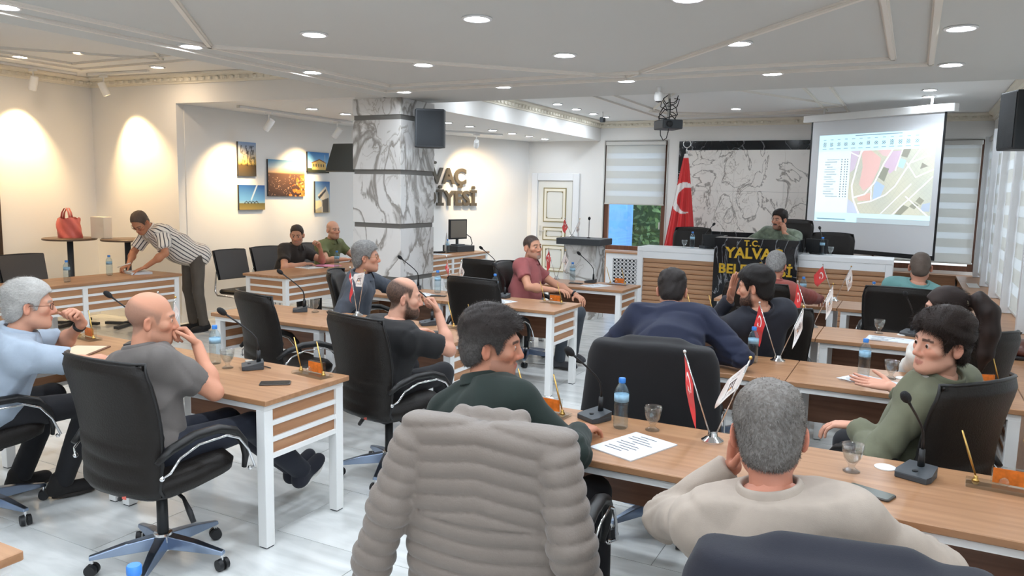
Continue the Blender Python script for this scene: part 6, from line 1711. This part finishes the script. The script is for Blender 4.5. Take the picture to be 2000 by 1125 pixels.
# ---------------------------------------------------------------- jackets hung over chair backs
def drape(name, label, top, ang, m, fn, lo, hi, h, cat='jacket'):
    a = math.radians(ang); fx, fy = -math.sin(a), math.cos(a)
    V, F = surf(fn, lo, hi, h); o = np_mesh(name, V, F, m, None)
    o.location = (top[0]+fx*.30, top[1]+fy*.30, 0); o.rotation_euler = (0, 0, a)
    return tag(o, label, cat, 'jackets hung on chairs')
def rbx(P, c, hf, r): q = np.abs(P-c)-np.asarray(hf)+r; return np.linalg.norm(np.maximum(q, 0), axis=1)+np.minimum(q.max(1), 0)-r
def puffer(P):
    q = P.copy(); q[:, 1] -= -.30-.04*(q[:, 2]-.75)+.05*(q[:, 0]**2)/.08
    flare = 1-.22*np.clip(.85-q[:, 2], 0, .6); q[:, 0] = q[:, 0]/flare
    body = rbx(q, V3(0, -.04, .62), (.295, .065, .43), .055)
    body = smax(body, (P[:, 2]-(1.075-.22*np.clip(np.abs(P[:, 0])-.10, 0, 1))), .03)
    # quilting: chevron seams
    s = P[:, 2]+.22*np.abs(P[:, 0])*(P[:, 2] > .72)-.05*np.abs(P[:, 0]); rb_ = np.abs(np.sin(PI*s/.055))**.5
    body = body-.014*rb_+.012+.002*folds(P, 5, 30)
    dd = body
    for sx, pts in ((-1, [(-.245, -.335, .94), (-.31, -.36, .73), (-.375, -.36, .54), (-.40, -.35, .42)]), (1, [(.245, -.335, .94), (.305, -.37, .70), (.36, -.36, .46), (.39, -.34, .22)])):
        pts = [V3(*p) for p in pts]; e = None; prog = None
        for (p, q2), (ra, rb2) in zip(zip(pts, pts[1:]), ((.072, .074), (.074, .068), (.068, .058))):
            x = cap(P, p, q2, ra, rb2); e = x if e is None else smin(e, x, .03)
        dr = nrm(pts[-1]-pts[0]); s2 = (P-pts[0]) @ dr
        e = e-.012*np.abs(np.sin(PI*s2/.054))**.5+.012+.003*folds(P, 6, 45)
        e = smax(e, (P-pts[-1]) @ dr, .01)
        dd = smin(dd, e, .012)
    col = cap(P, V3(-.10, -.27, 1.03), V3(.10, -.27, 1.035), .03, .03)-.008*np.abs(np.sin(PI*P[:, 0]/.07)); col = smin(dd, col, .02)
    hollow = rbx(P-V3(0, -.245, 0), V3(0, 0, .63), (.262, .055, .395), .03)
    return smax(col, -hollow, .01)
drape('puffer_jacket', 'quilted beige puffer jacket hung over the foreground chair', (-1.14, 2.06), 8, mat('beige_nylon', (120,109,100), .6, bump=(180, .15), vary=(9, .06), sheen=.2), puffer, (-.56, -.54, .15), (.56, -.12, 1.12), .0075)
def suit(flare, hgt, slope, seed, low=.35):
    def fn(P):
        q = P.copy(); q[:, 1] -= -.30-.06*(q[:, 2]-.75)+.05*(q[:, 0]**2)/.08
        q[:, 0] = q[:, 0]/(1+flare*np.clip(hgt-q[:, 2], 0, 1))
        d = rbx(q, V3(0, -.03, (hgt+low)/2), (.285, .075, (hgt-low)/2), .05)
        d = smax(d, P[:, 2]-(hgt-slope*np.clip(np.abs(P[:, 0])-.08, 0, 1)), .02)
        d = d+.007*folds(P, seed, 14, (1.6, 1, .35))
        cl = cap(P, V3(-.11, -.29, hgt-.03), V3(.11, -.29, hgt-.03), .03, .03); d = smin(d, cl, .07)
        for s in (-1, 1): d = smin(d, cap(P, V3(s*.25, -.32, hgt-.11), V3(s*.31, -.36, low+.12), .06, .05), .05)
        hollow = rbx(P-V3(0, -.25, 0), V3(0, 0, .66), (.275, .05, hgt-.70), .03)
        return smax(d, -hollow, .01)
    return fn
drape('suit_jacket', 'black suit jacket hung over the chair of the man in navy', (-1.06, 3.55), 8, cloth('black_suit', (23,22,24), .9, .05), suit(.30, 1.062, .10, 12), (-.5, -.52, .2), (.5, -.12, 1.14), .011)
drape('suit_jacket', 'dark navy jacket hung over the chair at the bottom edge', (-.07, 1.61), 12, cloth('navy_suit', (27,28,38), .9, .05), suit(.22, 1.058, .12, 15), (-.5, -.52, .2), (.5, -.12, 1.14), .009)
